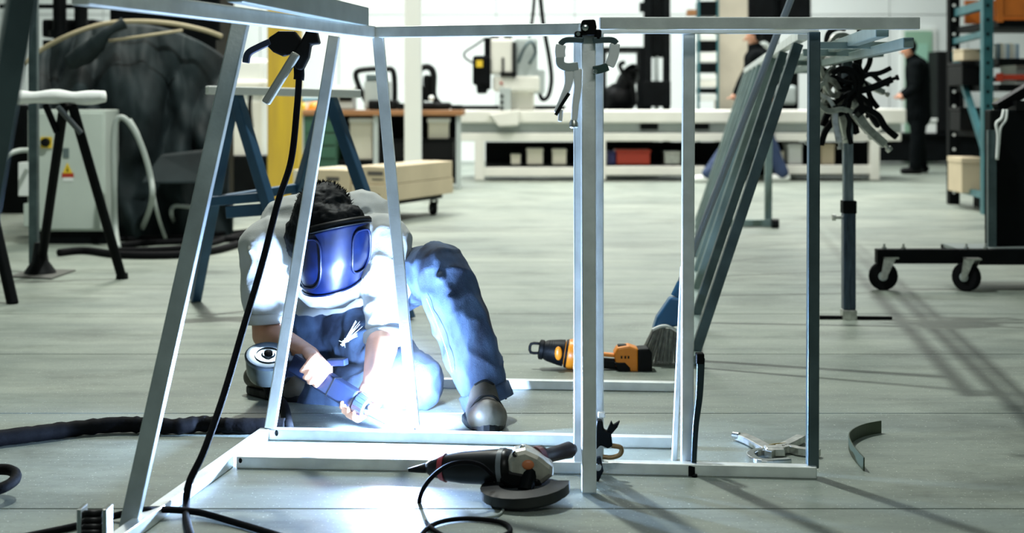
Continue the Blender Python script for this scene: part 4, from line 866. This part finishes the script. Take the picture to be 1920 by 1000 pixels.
for u in (1164, 1171, 1177): MB().rect(u, 668, u+3, 673, do-.0365, 0.002).build('printed_mark', BLACK, ot)

# ------------------------------------------------------------------ broom
br = thing('broom', 'blue-headed broom leaning on the slatted panel', 'broom', G(1240, 678))
MB().rod(P(1268, 552, 5.22), P(1492, -25, 5.16), 0.0125, n=14).build('handle', mat('dull_blue_grey_pole', (0.30, 0.34, 0.38), 0.35, 0.5), br, 'auto')
MB().lathe(P(1268, 556, 5.22), P(1290, 500, 5.216)-P(1268, 556, 5.22), [(0, 0.02), (0.05, 0.0165), (0.06, 0.013)], 14).build('socket', BLUEPL, br, 'auto')
MB().prism([P(1258, 558, 5.19), P(1277, 560, 5.19), P(1274, 612, 5.19), P(1224, 620, 5.19), P(1232, 596, 5.19)], (0, 0.06, 0)).build('head', BLUEPL, br, bevel=0.008)
MB().path([P(1223, 619, 5.18), P(1240, 612, 5.18), P(1255, 613, 5.18), P(1274, 624, 5.18)], 0.007, 8, 5, flat=0.8).build('white_band', WHITEP, br, True)
bs = MB(); random.seed(3)
for k in range(300):
    s = random.random(); t0 = P(1225+47*s, 614+5*s, 5.19+random.uniform(0, .05)); g_ = G(1199+75*s+random.uniform(-3, 3), 664+14*s+random.uniform(-4, 4), 0.004)
    if s < 0.3: g_ += Vector((0, 0, (0.3-s)*0.09))
    g_.y = 5.21+random.uniform(-.02, .09); g_.x = (1199+75*s-960)*g_.y/F
    bs.lathe(t0, g_-t0, [(0, 0.0022), (1, 0.0009)], 4, unit=True)
bs.build('bristles', BRISTLE, br, kind='stuff')

# ------------------------------------------------------------------ loose clamp and steel offcut on the floor
fc = thing('locking_clamp', 'silver locking clamp lying on the floor left of the dark post', 'clamp', G(1460, 850))
zz = 0.012
def fr(nm, pts, w, m=WORN, tp=None): MB().ribbon([G(u, v, zz) for u, v in pts], w, 0.018, (0, 0, 1), 6, tp).build(nm, m, fc, bevel=0.003)
fr('handle', [(1386, 818), (1410, 828), (1440, 845)], 0.034); fr('lever', [(1503, 822), (1480, 834), (1462, 842)], 0.03, WORN)
fr('fixed_jaw', [(1445, 846), (1415, 850), (1408, 858), (1430, 868), (1482, 866)], 0.022, CHROME); fr('moving_jaw', [(1440, 852), (1475, 842), (1500, 846), (1537, 850)], 0.022, WORN)
MB().lathe(G(1386, 818, 0.016), (-0.6, 0.5, 0), [(0, 0.010), (0.018, 0.010), (0.02, 0.006)], 12).build('adjusting_screw', CHROME, fc, 'auto')
MB().box(G(1452, 846, 0.014), (0.05, 0.04, 0.024)).build('pivot_block', WORN, fc, bevel=0.004)
MB().path([G(1435, 838, 0.018), G(1452, 834, 0.02), G(1478, 832, 0.018)], 0.003, 6, 5).build('spring', mat('brass', (0.5, 0.36, 0.12), 0.35, 0.8), fc, True)
off = MB().ribbon([G(1652, 812, 0.0), G(1622, 818, 0.0), G(1600, 828, 0.0), G(1592, 840, 0.0), G(1600, 860, 0.0), G(1620, 884, 0.0)], 0.004, 0.034, (0, 0, 1), 6)
for v in off.v: v.z += 0.017
tag(off.build('steel_offcut', mat('olive_steel', (0.06, 0.08, 0.05), 0.4, 0.5), bevel=0.001), 'bent dark steel strip lying on the floor at lower right', 'steel strip')

# ------------------------------------------------------------------ the welder
wd = thing('person', 'welder in grey t-shirt, jeans and dark blue mask crouching over the frame', 'person', (-0.45, 4.5, 0))
def hand(mb, wrist, palm_c, nrm, fdir, thumb_side, curl, r=0.0088, L=0.078, spread=0.019):
    """palm plus five jointed fingers; fdir = finger direction, nrm = direction the fingers curl to"""
    f = Vector(fdir).normalized(); n = Vector(nrm); n = (n-f*n.dot(f)).normalized(); s = f.cross(n).normalized()*thumb_side
    wrist, palm_c = Vector(wrist), Vector(palm_c)
    for k in (-1, 0, 1): mb.caps(wrist+s*0.006*k, 0.024, palm_c+s*0.022*k+f*0.012, 0.0165)
    for k, ln in enumerate((0.92, 1.0, 0.95, 0.78)):
        base = palm_c+s*(0.03-spread*k)+f*0.030
        p, d = base, f
        for j, (seg, rr) in enumerate(((0.45, 1.0), (0.32, 0.93), (0.25, 0.84))):
            a = curl[j]; d = (d*math.cos(a)+n*math.sin(a)).normalized() if j == 0 else (d*math.cos(a) + (n*f.dot(d)-f*n.dot(d))*math.sin(a)).normalized()
            q_ = p+d*(L*ln*seg); mb.caps(p, r*rr, q_, r*rr*0.93, 10); p = q_
    b0 = palm_c+s*0.026-f*0.022; b1 = b0+(s*0.6+f*0.5+n*0.55).normalized()*0.036; b2 = b1+(f*0.75+n*0.6).normalized()*0.03
    mb.caps(b0, 0.0125, b1, 0.0105, 10); mb.caps(b1, 0.0105, b2, 0.0088, 10)

# joints (pixel direction + distance along the pose)
HD = P(606, 425, 4.42)
SR, SLs = P(494, 465, 4.48), P(722, 460, 4.48)
ER, WR = P(500, 628, 4.46), P(582, 668, 4.27)
EL, WL = P(722, 622, 4.36), P(702, 712, 4.19)
PELV = P(655, 610, 4.95)
body = MB()
Rt = Matrix.Rotation(math.radians(-48), 3, 'X') @ Matrix.Rotation(0.0, 3, 'Y')
body.ball(HD, (0.078, 0.098, 0.105), 20, 14, Rt)                       # skull
fd = Vector((0.06, -0.74, -0.67)).normalized()                         # the way the face looks: forward and down
fu = (Vector((0.05, -0.5, 0.85)) - fd*Vector((0.05, -0.5, 0.85)).dot(fd)).normalized(); fs_ = fd.cross(fu)
body.caps(HD+fd*0.05-fu*0.02, 0.055, HD+fd*0.055-fu*0.085, 0.035)      # jaw
body.caps(HD+fd*0.09, 0.012, HD+fd*0.108-fu*0.035, 0.015, 10)          # nose
for sg in (-1, 1):
    body.ball(HD+fs_*0.08*sg-fu*0.02, (0.012, 0.02, 0.03), 10, 8)      # ears
    body.ball(HD+fd*0.088+fs_*0.032*sg+fu*0.004, 0.014, 10, 8)         # eyes
body.ball(HD+fd*0.092-fu*0.062, (0.022, 0.012, 0.008), 10, 8)          # mouth
body.caps(HD-fd*0.03-fu*0.05, 0.052, P(610, 450, 4.58), 0.062)         # neck
body.caps(P(610, 450, 4.62), 0.08, PELV, 0.08); body.caps(SR, 0.05, SLs, 0.05)
body.caps(SR, 0.05, ER, 0.043); body.caps(ER, 0.044, ER+(WR-ER)*0.35, 0.042); body.caps(ER+(WR-ER)*0.35, 0.042, WR, 0.028)
body.caps(SLs, 0.05, EL, 0.043); body.caps(EL, 0.046, EL+(WL-EL)*0.35, 0.047); body.caps(EL+(WL-EL)*0.35, 0.047, WL, 0.033)
# torch axis first: the hands close on it
TA, TB = P(556, 682, 4.235), P(668, 752, 4.165)
tax = (TB-TA).normalized()
tn = Vector((0, -1, 0)); tn = (tn-tax*tn.dot(tax)).normalized(); tup = tax.cross(tn); tup = tup if tup.z > 0 else -tup
pc = TA+tax*0.075+tup*0.042+tn*0.004
hand(body, WR, pc-Vector((0.010, 0, -0.004)), -tup*0.9+tn*0.5, (tax*0.35+tn*0.9-tup*0.1), 1, (0.7, 1.1, 0.9))
pc2 = TB-tax*0.03-tup*0.034-tn*0.0
hand(body, WL, P(688, 752, 4.19), Vector((0.1, -0.5, 0.9)), Vector((-0.55, -0.35, -0.55)), -1, (0.35, 0.9, 0.8), L=0.085)
hipL, kneeL, ankL = P(705, 540, 4.95), P(828, 508, 4.36), P(902, 716, 4.33)
hipR, kneeR, ankR = P(610, 590, 4.98), P(770, 712, 4.47), P(560, 748, 4.62)
body.caps(PELV, 0.09, hipL, 0.085); body.caps(hipL, 0.08, kneeL, 0.058); body.caps(kneeL, 0.056, ankL, 0.042)
body.caps(PELV, 0.09, hipR, 0.085); body.caps(hipR, 0.08, kneeR, 0.058); body.caps(kneeR, 0.056, ankR, 0.042)
blob('body', body, SKIN, wd, 0.0045, 3)

def folds(amp, fx, fz, seed):
    def f(co, q):
        w = noise.noise(Vector((co.x*fx, co.y*fx*0.6, co.z*fz+seed)))
        r = 1-abs(noise.noise(Vector((co.x*fx*1.7+seed, co.y*fx, co.z*fz*1.7))))*2
        return amp*(0.7*w + 0.5*r*abs(r))
    return f
sh = MB()
sh.caps(P(606, 446, 4.66), 0.135, P(650, 560, 4.98), 0.15); sh.caps(SR+Vector((0.02, 0.02, 0.0)), 0.088, SLs+Vector((-0.01, 0.02, 0.0)), 0.088)
sh.ball(P(565, 432, 4.60), (0.13, 0.13, 0.115)); sh.ball(P(672, 430, 4.62), (0.13, 0.13, 0.118))
sh.ball(P(620, 505, 4.52), (0.125, 0.10, 0.115)); sh.ball(P(620, 528, 4.47), (0.105, 0.085, 0.088)); sh.caps(P(560, 515, 4.50), 0.06, P(685, 515, 4.50), 0.06)
sh.caps(P(700, 470, 4.62), 0.10, P(722, 510, 4.8), 0.11); sh.caps(P(540, 480, 4.6), 0.10, P(600, 540, 4.9), 0.12)
se = SR+(ER-SR)*0.62; sh.caps(SR, 0.074, se, 0.064)
le = SLs+(EL-SLs)*0.88; sh.caps(SLs, 0.076, SLs+(EL-SLs)*0.5, 0.072); sh.caps(SLs+(EL-SLs)*0.5, 0.070, le, 0.062)
for k in range(9):                                                    # pulled folds at the shoulders
    a0 = P(470+k*5, 470+k*6, 4.405); sh.caps(a0, 0.010, a0+Vector((0.03, 0.02, -0.08)), 0.006, 8)
    a1 = P(742-k*7, 470+k*5, 4.41); sh.caps(a1, 0.010, a1+Vector((-0.03, 0.02, -0.08)), 0.006, 8)
shirt = blob('tshirt', sh, SHIRT, wd, 0.008, 5, folds(0.013, 10, 8, 2.0))
for p_, q_, rr in ((se, ER, 0.066), (le, EL, 0.064)):
    d_ = (q_-p_).normalized(); MB().lathe(p_+d_*0.058*0.0, d_, [(0.035, rr*0.9), (0.04, rr), (0.062, rr), (0.066, rr*0.9)], 24).build('sleeve_hem', SHIRT, shirt, True)
je = MB()
je.caps(PELV+Vector((0, 0, 0.0)), 0.135, hipL, 0.10); je.caps(hipL, 0.10, kneeL+Vector((-0.01, 0.02, 0.0)), 0.083); je.ball(kneeL, (0.082, 0.075, 0.080))
mid = kneeL+(ankL-kneeL)*0.5
je.caps(kneeL, 0.080, mid, 0.083); je.caps(mid, 0.083, ankL+Vector((0, 0, 0.0)), 0.076)
je.caps(PELV, 0.135, hipR, 0.105); je.caps(hipR, 0.105, kneeR, 0.085); je.ball(kneeR+Vector((0.03, -0.01, 0)), (0.075, 0.07, 0.082))
je.caps(kneeR, 0.075, ankR, 0.062)
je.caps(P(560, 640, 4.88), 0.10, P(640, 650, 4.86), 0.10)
for k in range(6):                                                    # folds behind the knee and down the shin
    a0 = P(778+k*9, 480+k*8, 4.42-0.03*k); je.caps(a0, 0.011, P(772+k*4, 556-k*3, 4.47), 0.007, 8)
    a0 = P(846+k*7, 560+k*24, 4.265); je.caps(a0, 0.008, a0+Vector((0.016, 0.004, -0.12)), 0.005, 8)
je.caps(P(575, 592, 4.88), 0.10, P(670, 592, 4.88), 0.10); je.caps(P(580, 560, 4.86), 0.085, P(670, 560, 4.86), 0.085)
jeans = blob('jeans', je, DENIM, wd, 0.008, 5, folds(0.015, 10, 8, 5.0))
ad_ = (ankL-kneeL).normalized()
MB().lathe(ankL+ad_*0.02, ad_, [(0, 0.070), (0.004, 0.077), (0.035, 0.078), (0.045, 0.077), (0.045, 0.068)], 28).build('hem', DENIM, jeans, True)
def stitches(pts, n, par, ln=0.008, r=0.0012):
    pts = catmull([Vector(p) for p in pts], 20); m_ = MB()
    for k in range(n):
        i = int(k*(len(pts)-2)/n); a_, b_ = pts[i], pts[i+1]; d_ = (b_-a_).normalized(); m_.rod(a_, a_+d_*ln, r, n=5)
    m_.build('stitching', STITCH, par, kind='stuff')
stitches([P(800, 560, 4.28), P(812, 590, 4.27), P(826, 625, 4.26), P(838, 660, 4.26), P(848, 700, 4.26)], 26, jeans)
# shoes
def shoe(toe, heel, w, label=None, lift=0.0):
    toe, heel = Vector(toe), Vector(heel); ax_ = (heel-toe); L = ax_.length; ax_.normalize(); sd2 = ax_.cross(up).normalized()
    s = MB(); s.caps(toe+ax_*w*0.42+up*0.042, w*0.42, toe+ax_*L*0.5+up*0.05, w*0.40); s.caps(toe+ax_*L*0.45+up*0.055, w*0.40, heel-ax_*0.03+up*0.055, w*0.36)
    s.caps(toe+ax_*L*0.4+up*0.07, w*0.34, toe+ax_*L*0.72+up*0.115, w*0.36); s.caps(toe+ax_*L*0.72+up*0.05, w*0.36, toe+ax_*L*0.76+up*0.13, w*0.36)
    for sg in (-1, 1): s.caps(toe+ax_*w*0.5+sd2*sg*w*0.16+up*0.036, w*0.33, toe+ax_*L*0.42+sd2*sg*w*0.14+up*0.04, w*0.33)
    u_ = blob('shoe', s, LEATHER, wd, 0.006, 4)
    if label: u_['label'] = label
    for v in u_.data.vertices:
        if v.co.z + BASE[wd].z < 0.012: v.co.z = 0.012-BASE[wd].z
    o_ = []
    for i in range(24):
        t = 2*math.pi*i/24; c, s_ = math.cos(t), math.sin(t)
        o_.append((toe+heel)/2 + ax_*(L/2*c*0.99) + sd2*(s_*w*(0.53 if c < 0 else 0.44)*(1-0.0*c)))
    MB().prism([Vector((p.x, p.y, 0.001)) for p in o_], (0, 0, 0.026)).build('sole', BLACK, u_, bevel=0.006)
    MB().path([toe+ax_*w*0.55-sd2*w*0.40+up*0.055, toe+ax_*w*0.42-sd2*w*0.2+up*0.090, toe+ax_*w*0.42+up*0.098, toe+ax_*w*0.42+sd2*w*0.2+up*0.090, toe+ax_*w*0.55+sd2*w*0.40+up*0.055], 0.004, 8, 6).build('toe_seam', BLACK, u_, True)
    for k in range(4):
        c = toe+ax_*(L*0.44+k*0.022)+up*(0.118+k*0.013); MB().path([c-sd2*0.028-up*0.006, c-up*-0.006, c+sd2*0.028-up*0.006], 0.003, 6, 4).build('lace', BLACK, u_, True)
    MB().path([toe+ax_*(L*0.62)+sd2*0.04+up*0.12, toe+ax_*(L*0.6)+sd2*0.06+up*0.09, toe+ax_*(L*0.58)+sd2*0.068+up*0.06], 0.003, 6, 5).build('lace_end', BLACK, u_, True)
    return u_
shoe(G(918, 815), G(905, 815)+Vector((-0.02, 0.30, 0)), 0.118, 'worn brown work shoe planted flat on the floor')
shoe(G(560, 760)+Vector((0.02, 0.04, 0)), G(500, 752)+Vector((-0.08, 0.12, 0)), 0.10, 'dark shoe of the folded leg')
shoe_small = None
# hair, headgear, mask
hr = MB(); hr.ball(HD-fd*0.018+fu*0.012, (0.092, 0.108, 0.112), 22, 16, Rt)
hr.ball(HD-fd*0.02-fu*0.05, (0.085, 0.08, 0.085), 16, 12)
hr.ball(HD+Vector((-0.03, 0.0, -0.03)), (0.085, 0.07, 0.09), 16, 12)
hr.caps(HD+fd*0.03+fu*0.06, 0.06, P(628, 418, 4.33), 0.045); hr.caps(P(590, 428, 4.36), 0.045, P(655, 412, 4.36), 0.045)
hair = blob('hair', hr, HAIR, wd, 0.006, 3, folds(0.006, 60, 60, 9.0))
tf = MB(); random.seed(11)
for k in range(700):
    a, b_ = random.uniform(0, 2*math.pi), random.uniform(0, 1.15)
    q_ = Rt @ Vector((0.093*math.sin(b_)*math.cos(a), 0.109*math.sin(b_)*math.sin(a), 0.113*math.cos(b_)))
    n__ = q_.normalized(); c = HD-fd*0.018+fu*0.012+q_; e = (n__+Vector((random.uniform(-.7, .7), random.uniform(-.7, .7), random.uniform(-.4, .7)))*0.55).normalized()
    tf.lathe(c-n__*0.004, e, [(0, 0.0022), (0.009+random.random()*0.007, 0.0004)], 4)
tf.build('hair_tufts', HAIR, hair, kind='stuff')
roll = math.radians(12)
mt = MB(); NU, NV = 28, 18
mc_t, mc_b = P(630, 430, 4.36), P(622, 532, 4.40)
def mask_pt(s, t, off=0.0):
    th = s*math.radians(84); c = mc_t.lerp(mc_b, t)
    Rr = (0.103+0.006*math.sin(t*math.pi)-0.016*max(0, t-0.6)/0.4)+off
    x = Rr*math.sin(th); yv = -Rr*1.05*math.cos(th)+0.012*t
    z = -0.022*t*math.cos(th)*(1 if t > .5 else t*2) + 0.012*(1-t)*math.cos(th)
    p = Vector((x, yv, z)); p = Vector((p.x*math.cos(roll)-p.z*math.sin(roll), p.y, p.z*math.cos(roll)+p.x*math.sin(roll)))
    return c+p
for j in range(NV+1):
    for i in range(NU+1): mt.v.append(mask_pt(-1+2*i/NU, j/NV))
for j in range(NV):
    for i in range(NU): mt.f.append((j*(NU+1)+i, j*(NU+1)+i+1, (j+1)*(NU+1)+i+1, (j+1)*(NU+1)+i))
mk = mt.build('welding_mask', MASKM, wd, True); mk['label'] = 'dark blue curved welding mask'
so = mk.modifiers.new('thick', 'SOLIDIFY'); so.thickness = 0.005; so.offset = 1
def ring_path(f, n): return [f(i/n) for i in range(n+1)]
for sgn, s0, s1, t0, t1 in ((-1, -0.92, -0.16, 0.10, 0.88), (1, 0.42, 0.93, 0.12, 0.80)):   # moulded cheek panels
    pts = []
    for i in range(24):
        a = 2*math.pi*i/24; cs, sn = math.cos(a), math.sin(a)
        cs = math.copysign(abs(cs)**0.6, cs); sn = math.copysign(abs(sn)**0.6, sn)
        pts.append(mask_pt((s0+s1)/2+(s1-s0)/2*cs, (t0+t1)/2+(t1-t0)/2*sn, 0.004))
    MB().path(pts, 0.0035, 6, 2, closed=True).build('moulded_rib', MASKM, mk, True)
MB().path([mask_pt(s/10, 0.0, 0.003) for s in range(-10, 11)], 0.003, 8, 2).build('brim', BLACK, mk, True)
MB().path([mask_pt(s/10, 1.0, 0.002) for s in range(-10, 11)], 0.004, 8, 2).build('chin_rim', MASKM, mk, True)
hb = MB(); hb.path([mask_pt(s/10, -0.02, -0.006)+Vector((0, 0.004, 0.004)) for s in range(-10, 11)], 0.012, 8, 2); hb.build('headband', BLACK, mk, True)
MB().lathe(P(664, 404, 4.42), (1, -0.3, 0.1), [(-0.02, 0.026), (0.012, 0.028), (0.016, 0.018)], 16).build('pivot_knob', BLACK, mk, 'auto')
MB().ball(P(663, 404, 4.38), (0.007, 0.006, 0.010)).build('knob_screw', WORN, mk, True)

# ------------------------------------------------------------------ welding torch
tc_ = thing('welding_torch', 'blue-black welding torch with round metal canister held by the welder', 'welding torch', P(600, 720, 4.2))
can = P(503, 668, 4.26); cax = Vector((0.10, -0.42, 0.9)).normalized()
MB().lathe(can-cax*0.075, cax, [(0, 0.030), (0.004, 0.052), (0.02, 0.060), (0.066, 0.064), (0.07, 0.062)], 30).build('canister', mat('canister_steel', (0.10, 0.12, 0.115), 0.28, 0.8), tc_, 'auto')
lid = MB().lathe(can-cax*0.006, cax, [(0, 0.066), (0.008, 0.067), (0.011, 0.062), (0.009, 0.052), (0.010, 0.02), (0.014, 0.016)], 30).build('canister_lid', LID, tc_, 'auto')
MB().lathe(can, cax, [(0.002, 0.040), (0.007, 0.039), (0.007, 0.034), (0.002, 0.033)], 28).build('lid_ring', LID, lid, 'auto')
MB().lathe(can, cax, [(0.0, 0.014), (0.014, 0.012), (0.018, 0.006)], 14).build('lid_knob', BLACKM, lid, 'auto')
MB().path([can-cax*0.04+Vector((0.05, -0.01, 0)), P(545, 690, 4.25), TA-tax*0.01], 0.026, 12, 6).build('neck', TORCHM, tc_, True)
MB().sq(TA-tax*0.01, TB, 0.050, 0.056, up=tup).build('housing', TORCHM, tc_, bevel=0.006)
MB().sq(TA+tax*0.03+tup*0.029, TA+tax*0.085+tup*0.029, 0.018, 0.006, up=tup).build('trigger', BLACK, tc_, bevel=0.002)
for k in (0.35, 0.62): MB().sq(TA+(TB-TA)*k, TA+(TB-TA)*(k+0.012), 0.0515, 0.0575, up=tup).build('seam', BLACK, tc_)
gb = TB; MB().lathe(gb, tax, [(0, 0.027), (0.004, 0.031), (0.034, 0.029), (0.04, 0.022)], 20).build('collar_nut', TORCHM, tc_, 'auto')
for k in range(14):
    a = k*2*math.pi/14; xx = tax.cross(up).normalized(); yy = tax.cross(xx); o_ = xx*math.cos(a)*0.0305+yy*math.sin(a)*0.0305; MB().rod(gb+tax*0.006+o_, gb+tax*0.032+o_*0.95, 0.002, n=5).build('nut_rib', TORCHM, tc_)
MB().lathe(gb+tax*0.038, tax, [(0, 0.019), (0.07, 0.013), (0.072, 0.009)], 18).build('nozzle', mat('blue_grey_nozzle', (0.05, 0.09, 0.14), 0.35, 0.3), tc_, 'auto')
MB().lathe(gb+tax*0.108, tax, [(0, 0.0085), (0.03, 0.0065), (0.034, 0.003)], 12).build('contact_tip', COPPER, tc_, 'auto')
MB().sq(TA+tax*0.075+tup*0.045+tn*-0.02, TA+tax*0.125+tup*0.075+tn*-0.02, 0.028, 0.02).build('hose_elbow', TORCHM, tc_, bevel=0.004)
MB().path([can-cax*0.07, can-cax*0.10+Vector((0.0, 0.05, -0.03)), P(530, 760, 4.36), G(540, 800, 0.022)], 0.016, 10, 6).build('supply_hose', RUBBER, tc_, True)

# ------------------------------------------------------------------ arc, sparks, fume
ARC = P(754, 794, 4.05)
arc = thing('welding_arc', 'white-hot welding arc at the foot of the slanted middle post', 'welding arc', ARC)
MB().ball(ARC, (0.008, 0.007, 0.008), 14, 10).build('arc_core', mat('arc_plasma', (1, 1, 1), 0.5, emit=(0.75, 0.88, 1.0), estr=300), arc, True)
al = lamp('arc_light', 'POINT', ARC+Vector((-0.012, 0.0, 0.034)), 165, (0.42, 0.62, 1.0), 0.02)
sp = MB(); random.seed(7); S0 = P(645, 643, 4.2)
for k in range(18):
    a = random.uniform(0, 2*math.pi); ln = random.uniform(0.006, 0.018); v_ = Vector((math.cos(a), random.uniform(-.5, .1), math.sin(a))); sp.lathe(S0, v_, [(0, 0.0003), (ln, 0.0001)], 4)
for k in range(26):
    a = random.uniform(0.45, 1.2); ln = random.uniform(0.02, 0.075); v_ = Vector((math.cos(a), random.uniform(-.3, .1), math.sin(a))); sp.lathe(S0, v_, [(0.004, 0.0002), (ln, 0.00006)], 4)
sp.ball(S0, (0.002, 0.002, 0.006), 8, 6)
so_ = sp.build('flying_sparks', mat('spark_glow', (1, 1, 1), 0.5, emit=(0.55, 0.8, 1.0), estr=12)); tag(so_, 'burst of bright sparks flying in front of the welder lap', 'sparks', kind='stuff')

# drifting fume lit by the arc
fm = bpy.data.materials.new('welding_fume'); fm.use_nodes = True; nt = fm.node_tree; nt.nodes.clear()
out = nt.nodes.new('ShaderNodeOutputMaterial'); pv = nt.nodes.new('ShaderNodeVolumePrincipled'); pv.inputs['Color'].default_value = (0.9, 0.94, 1.0, 1); pv.inputs['Anisotropy'].default_value = 0.2
tcn = nt.nodes.new('ShaderNodeTexCoord'); gn = nt.nodes.new('ShaderNodeTexGradient'); gn.gradient_type = 'QUADRATIC_SPHERE'
mp = nt.nodes.new('ShaderNodeMapping'); FR = 0.24; mp.inputs['Scale'].default_value = (1/FR, 1/FR, 1/FR)
nz_ = nt.nodes.new('ShaderNodeTexNoise'); nz_.inputs['Scale'].default_value = 9; nz_.inputs['Detail'].default_value = 3
m1 = nt.nodes.new('ShaderNodeMath'); m1.operation = 'MULTIPLY'; m2 = nt.nodes.new('ShaderNodeMath'); m2.operation = 'MULTIPLY'; m2.inputs[1].default_value = 0.35
nt.links.new(tcn.outputs['Object'], mp.inputs[0]); nt.links.new(mp.outputs[0], gn.inputs[0]); nt.links.new(tcn.outputs['Object'], nz_.inputs['Vector'])
nt.links.new(gn.outputs['Fac'], m1.inputs[0]); rm_ = nt.nodes.new('ShaderNodeMapRange'); rm_.inputs[1].default_value = 0.40; rm_.inputs[2].default_value = 0.72; nt.links.new(nz_.outputs['Fac'], rm_.inputs[0]); nt.links.new(rm_.outputs[0], m1.inputs[1]); nt.links.new(m1.outputs[0], m2.inputs[0]); nt.links.new(m2.outputs[0], pv.inputs['Density'])
nt.links.new(pv.outputs[0], out.inputs['Volume'])
fc_ = ARC+Vector((0.015, 0.03, 0.15))
fo = MB().ball(fc_, (FR, FR*0.9, FR), 20, 14).build('welding_fume', fm, base=fc_, smooth=True); tag(fo, 'thin pale welding fume around the arc', 'smoke', kind='stuff')

# ------------------------------------------------------------------ people far behind
def far_person(label, j, top_m, leg_m, hair_m=HAIR, shoe_m=BLACK):
    t = thing('person', label, 'person', Vector((j['footA'].x, j['footA'].y, 0)))
    b = MB(); b.ball(j['head'], (0.078, 0.095, 0.115)); b.caps(j['head']-up*0.08, 0.05, j['neck'], 0.06); b.caps(j['chest'], 0.10, j['hip'], 0.10)
    b.caps(j['head']+Vector((-0.085, 0, -0.02)), 0.014, j['head']+Vector((-0.10, 0, -0.045)), 0.016)
    for s in 'AB':
        b.caps(j['sh'+s], 0.05, j['el'+s], 0.042); b.caps(j['el'+s], 0.042, j['ha'+s], 0.03); b.ball(j['ha'+s], (0.05, 0.03, 0.045))
        for k in range(4): b.caps(j['ha'+s]+Vector((-0.02, 0.02-0.014*k, 0)), 0.012, j['ha'+s]+Vector((-0.09, 0.022-0.016*k, -0.02)), 0.009, 8)
        b.caps(j['hip'], 0.09, j['kn'+s], 0.06); b.caps(j['kn'+s], 0.06, j['foot'+s]+up*0.09, 0.045)
    blob('body', b, SKIN, t, 0.012, 2)
    b = MB(); b.caps(j['neck']-up*0.03, 0.09, j['chest'], 0.155); b.caps(j['chest'], 0.155, j['hip'], 0.15)
    for s in 'AB': b.caps(j['sh'+s], 0.085, j['el'+s], 0.065); b.caps(j['el'+s], 0.065, j['el'+s].lerp(j['ha'+s], 0.8), 0.05); b.caps(j['chest'], 0.13, j['sh'+s], 0.09)
    b.caps(j['hip'], 0.15, j['hip']-up*0.15, 0.16)
    blob('jacket', b, top_m, t, 0.016, 4, folds(0.012, 6, 5, 1.0))
    b = MB()
    for s in 'AB': b.caps(j['hip'], 0.12, j['kn'+s], 0.085); b.caps(j['kn'+s], 0.085, j['foot'+s]+up*0.10, 0.075)
    blob('trousers', b, leg_m, t, 0.016, 4, folds(0.01, 6, 5, 4.0))
    for s in 'AB':
        f = j['foot'+s]; b = MB(); b.caps(f+Vector((0.05, 0, 0.05)), 0.05, f+Vector((-0.15, 0, 0.042)), 0.042); o_ = blob('shoe', b, shoe_m, t, 0.012, 2)
    b = MB(); b.ball(j['head']+Vector((0.02, 0.0, 0.025)), (0.09, 0.1, 0.108)); blob('hair', b, hair_m, t, 0.012, 2, folds(0.01, 30, 30, 2.0))
    return t
D = 18.9
far_person('person in black workwear standing at the far end looking down', dict(head=P(1703, 92, D), neck=P(1711, 108, D), chest=P(1720, 130, D), hip=P(1722, 196, D),
    shA=P(1718, 124, D-.17), elA=P(1716, 165, D-.24), haA=P(1692, 182, D-.2), shB=P(1718, 124, D+.17), elB=P(1712, 165, D+.22), haB=P(1688, 180, D+.15),
    knA=P(1720, 258, D-.08), knB=P(1722, 258, D+.1), footA=G(1716, 327), footB=G(1728, 324)), DARKCL, DARKCL)
D = 17.0
far_person('person in dark top and jeans striding behind the slatted panel', dict(head=P(1412, 68, D), neck=P(1416, 88, D), chest=P(1420, 112, D), hip=P(1418, 192, D),
    shA=P(1420, 108, D-.18), elA=P(1440, 150, D-.22), haA=P(1446, 188, D-.2), shB=P(1418, 108, D+.18), elB=P(1395, 150, D+.2), haB=P(1378, 182, D+.15),
    knA=P(1376, 262, D-.05), knB=P(1440, 262, D+.1), footA=G(1328, 343), footB=G(1466, 341)), DARKCL, mat('dark_blue_jeans', (0.02, 0.04, 0.10), 0.8), HAIR, WHITEP)
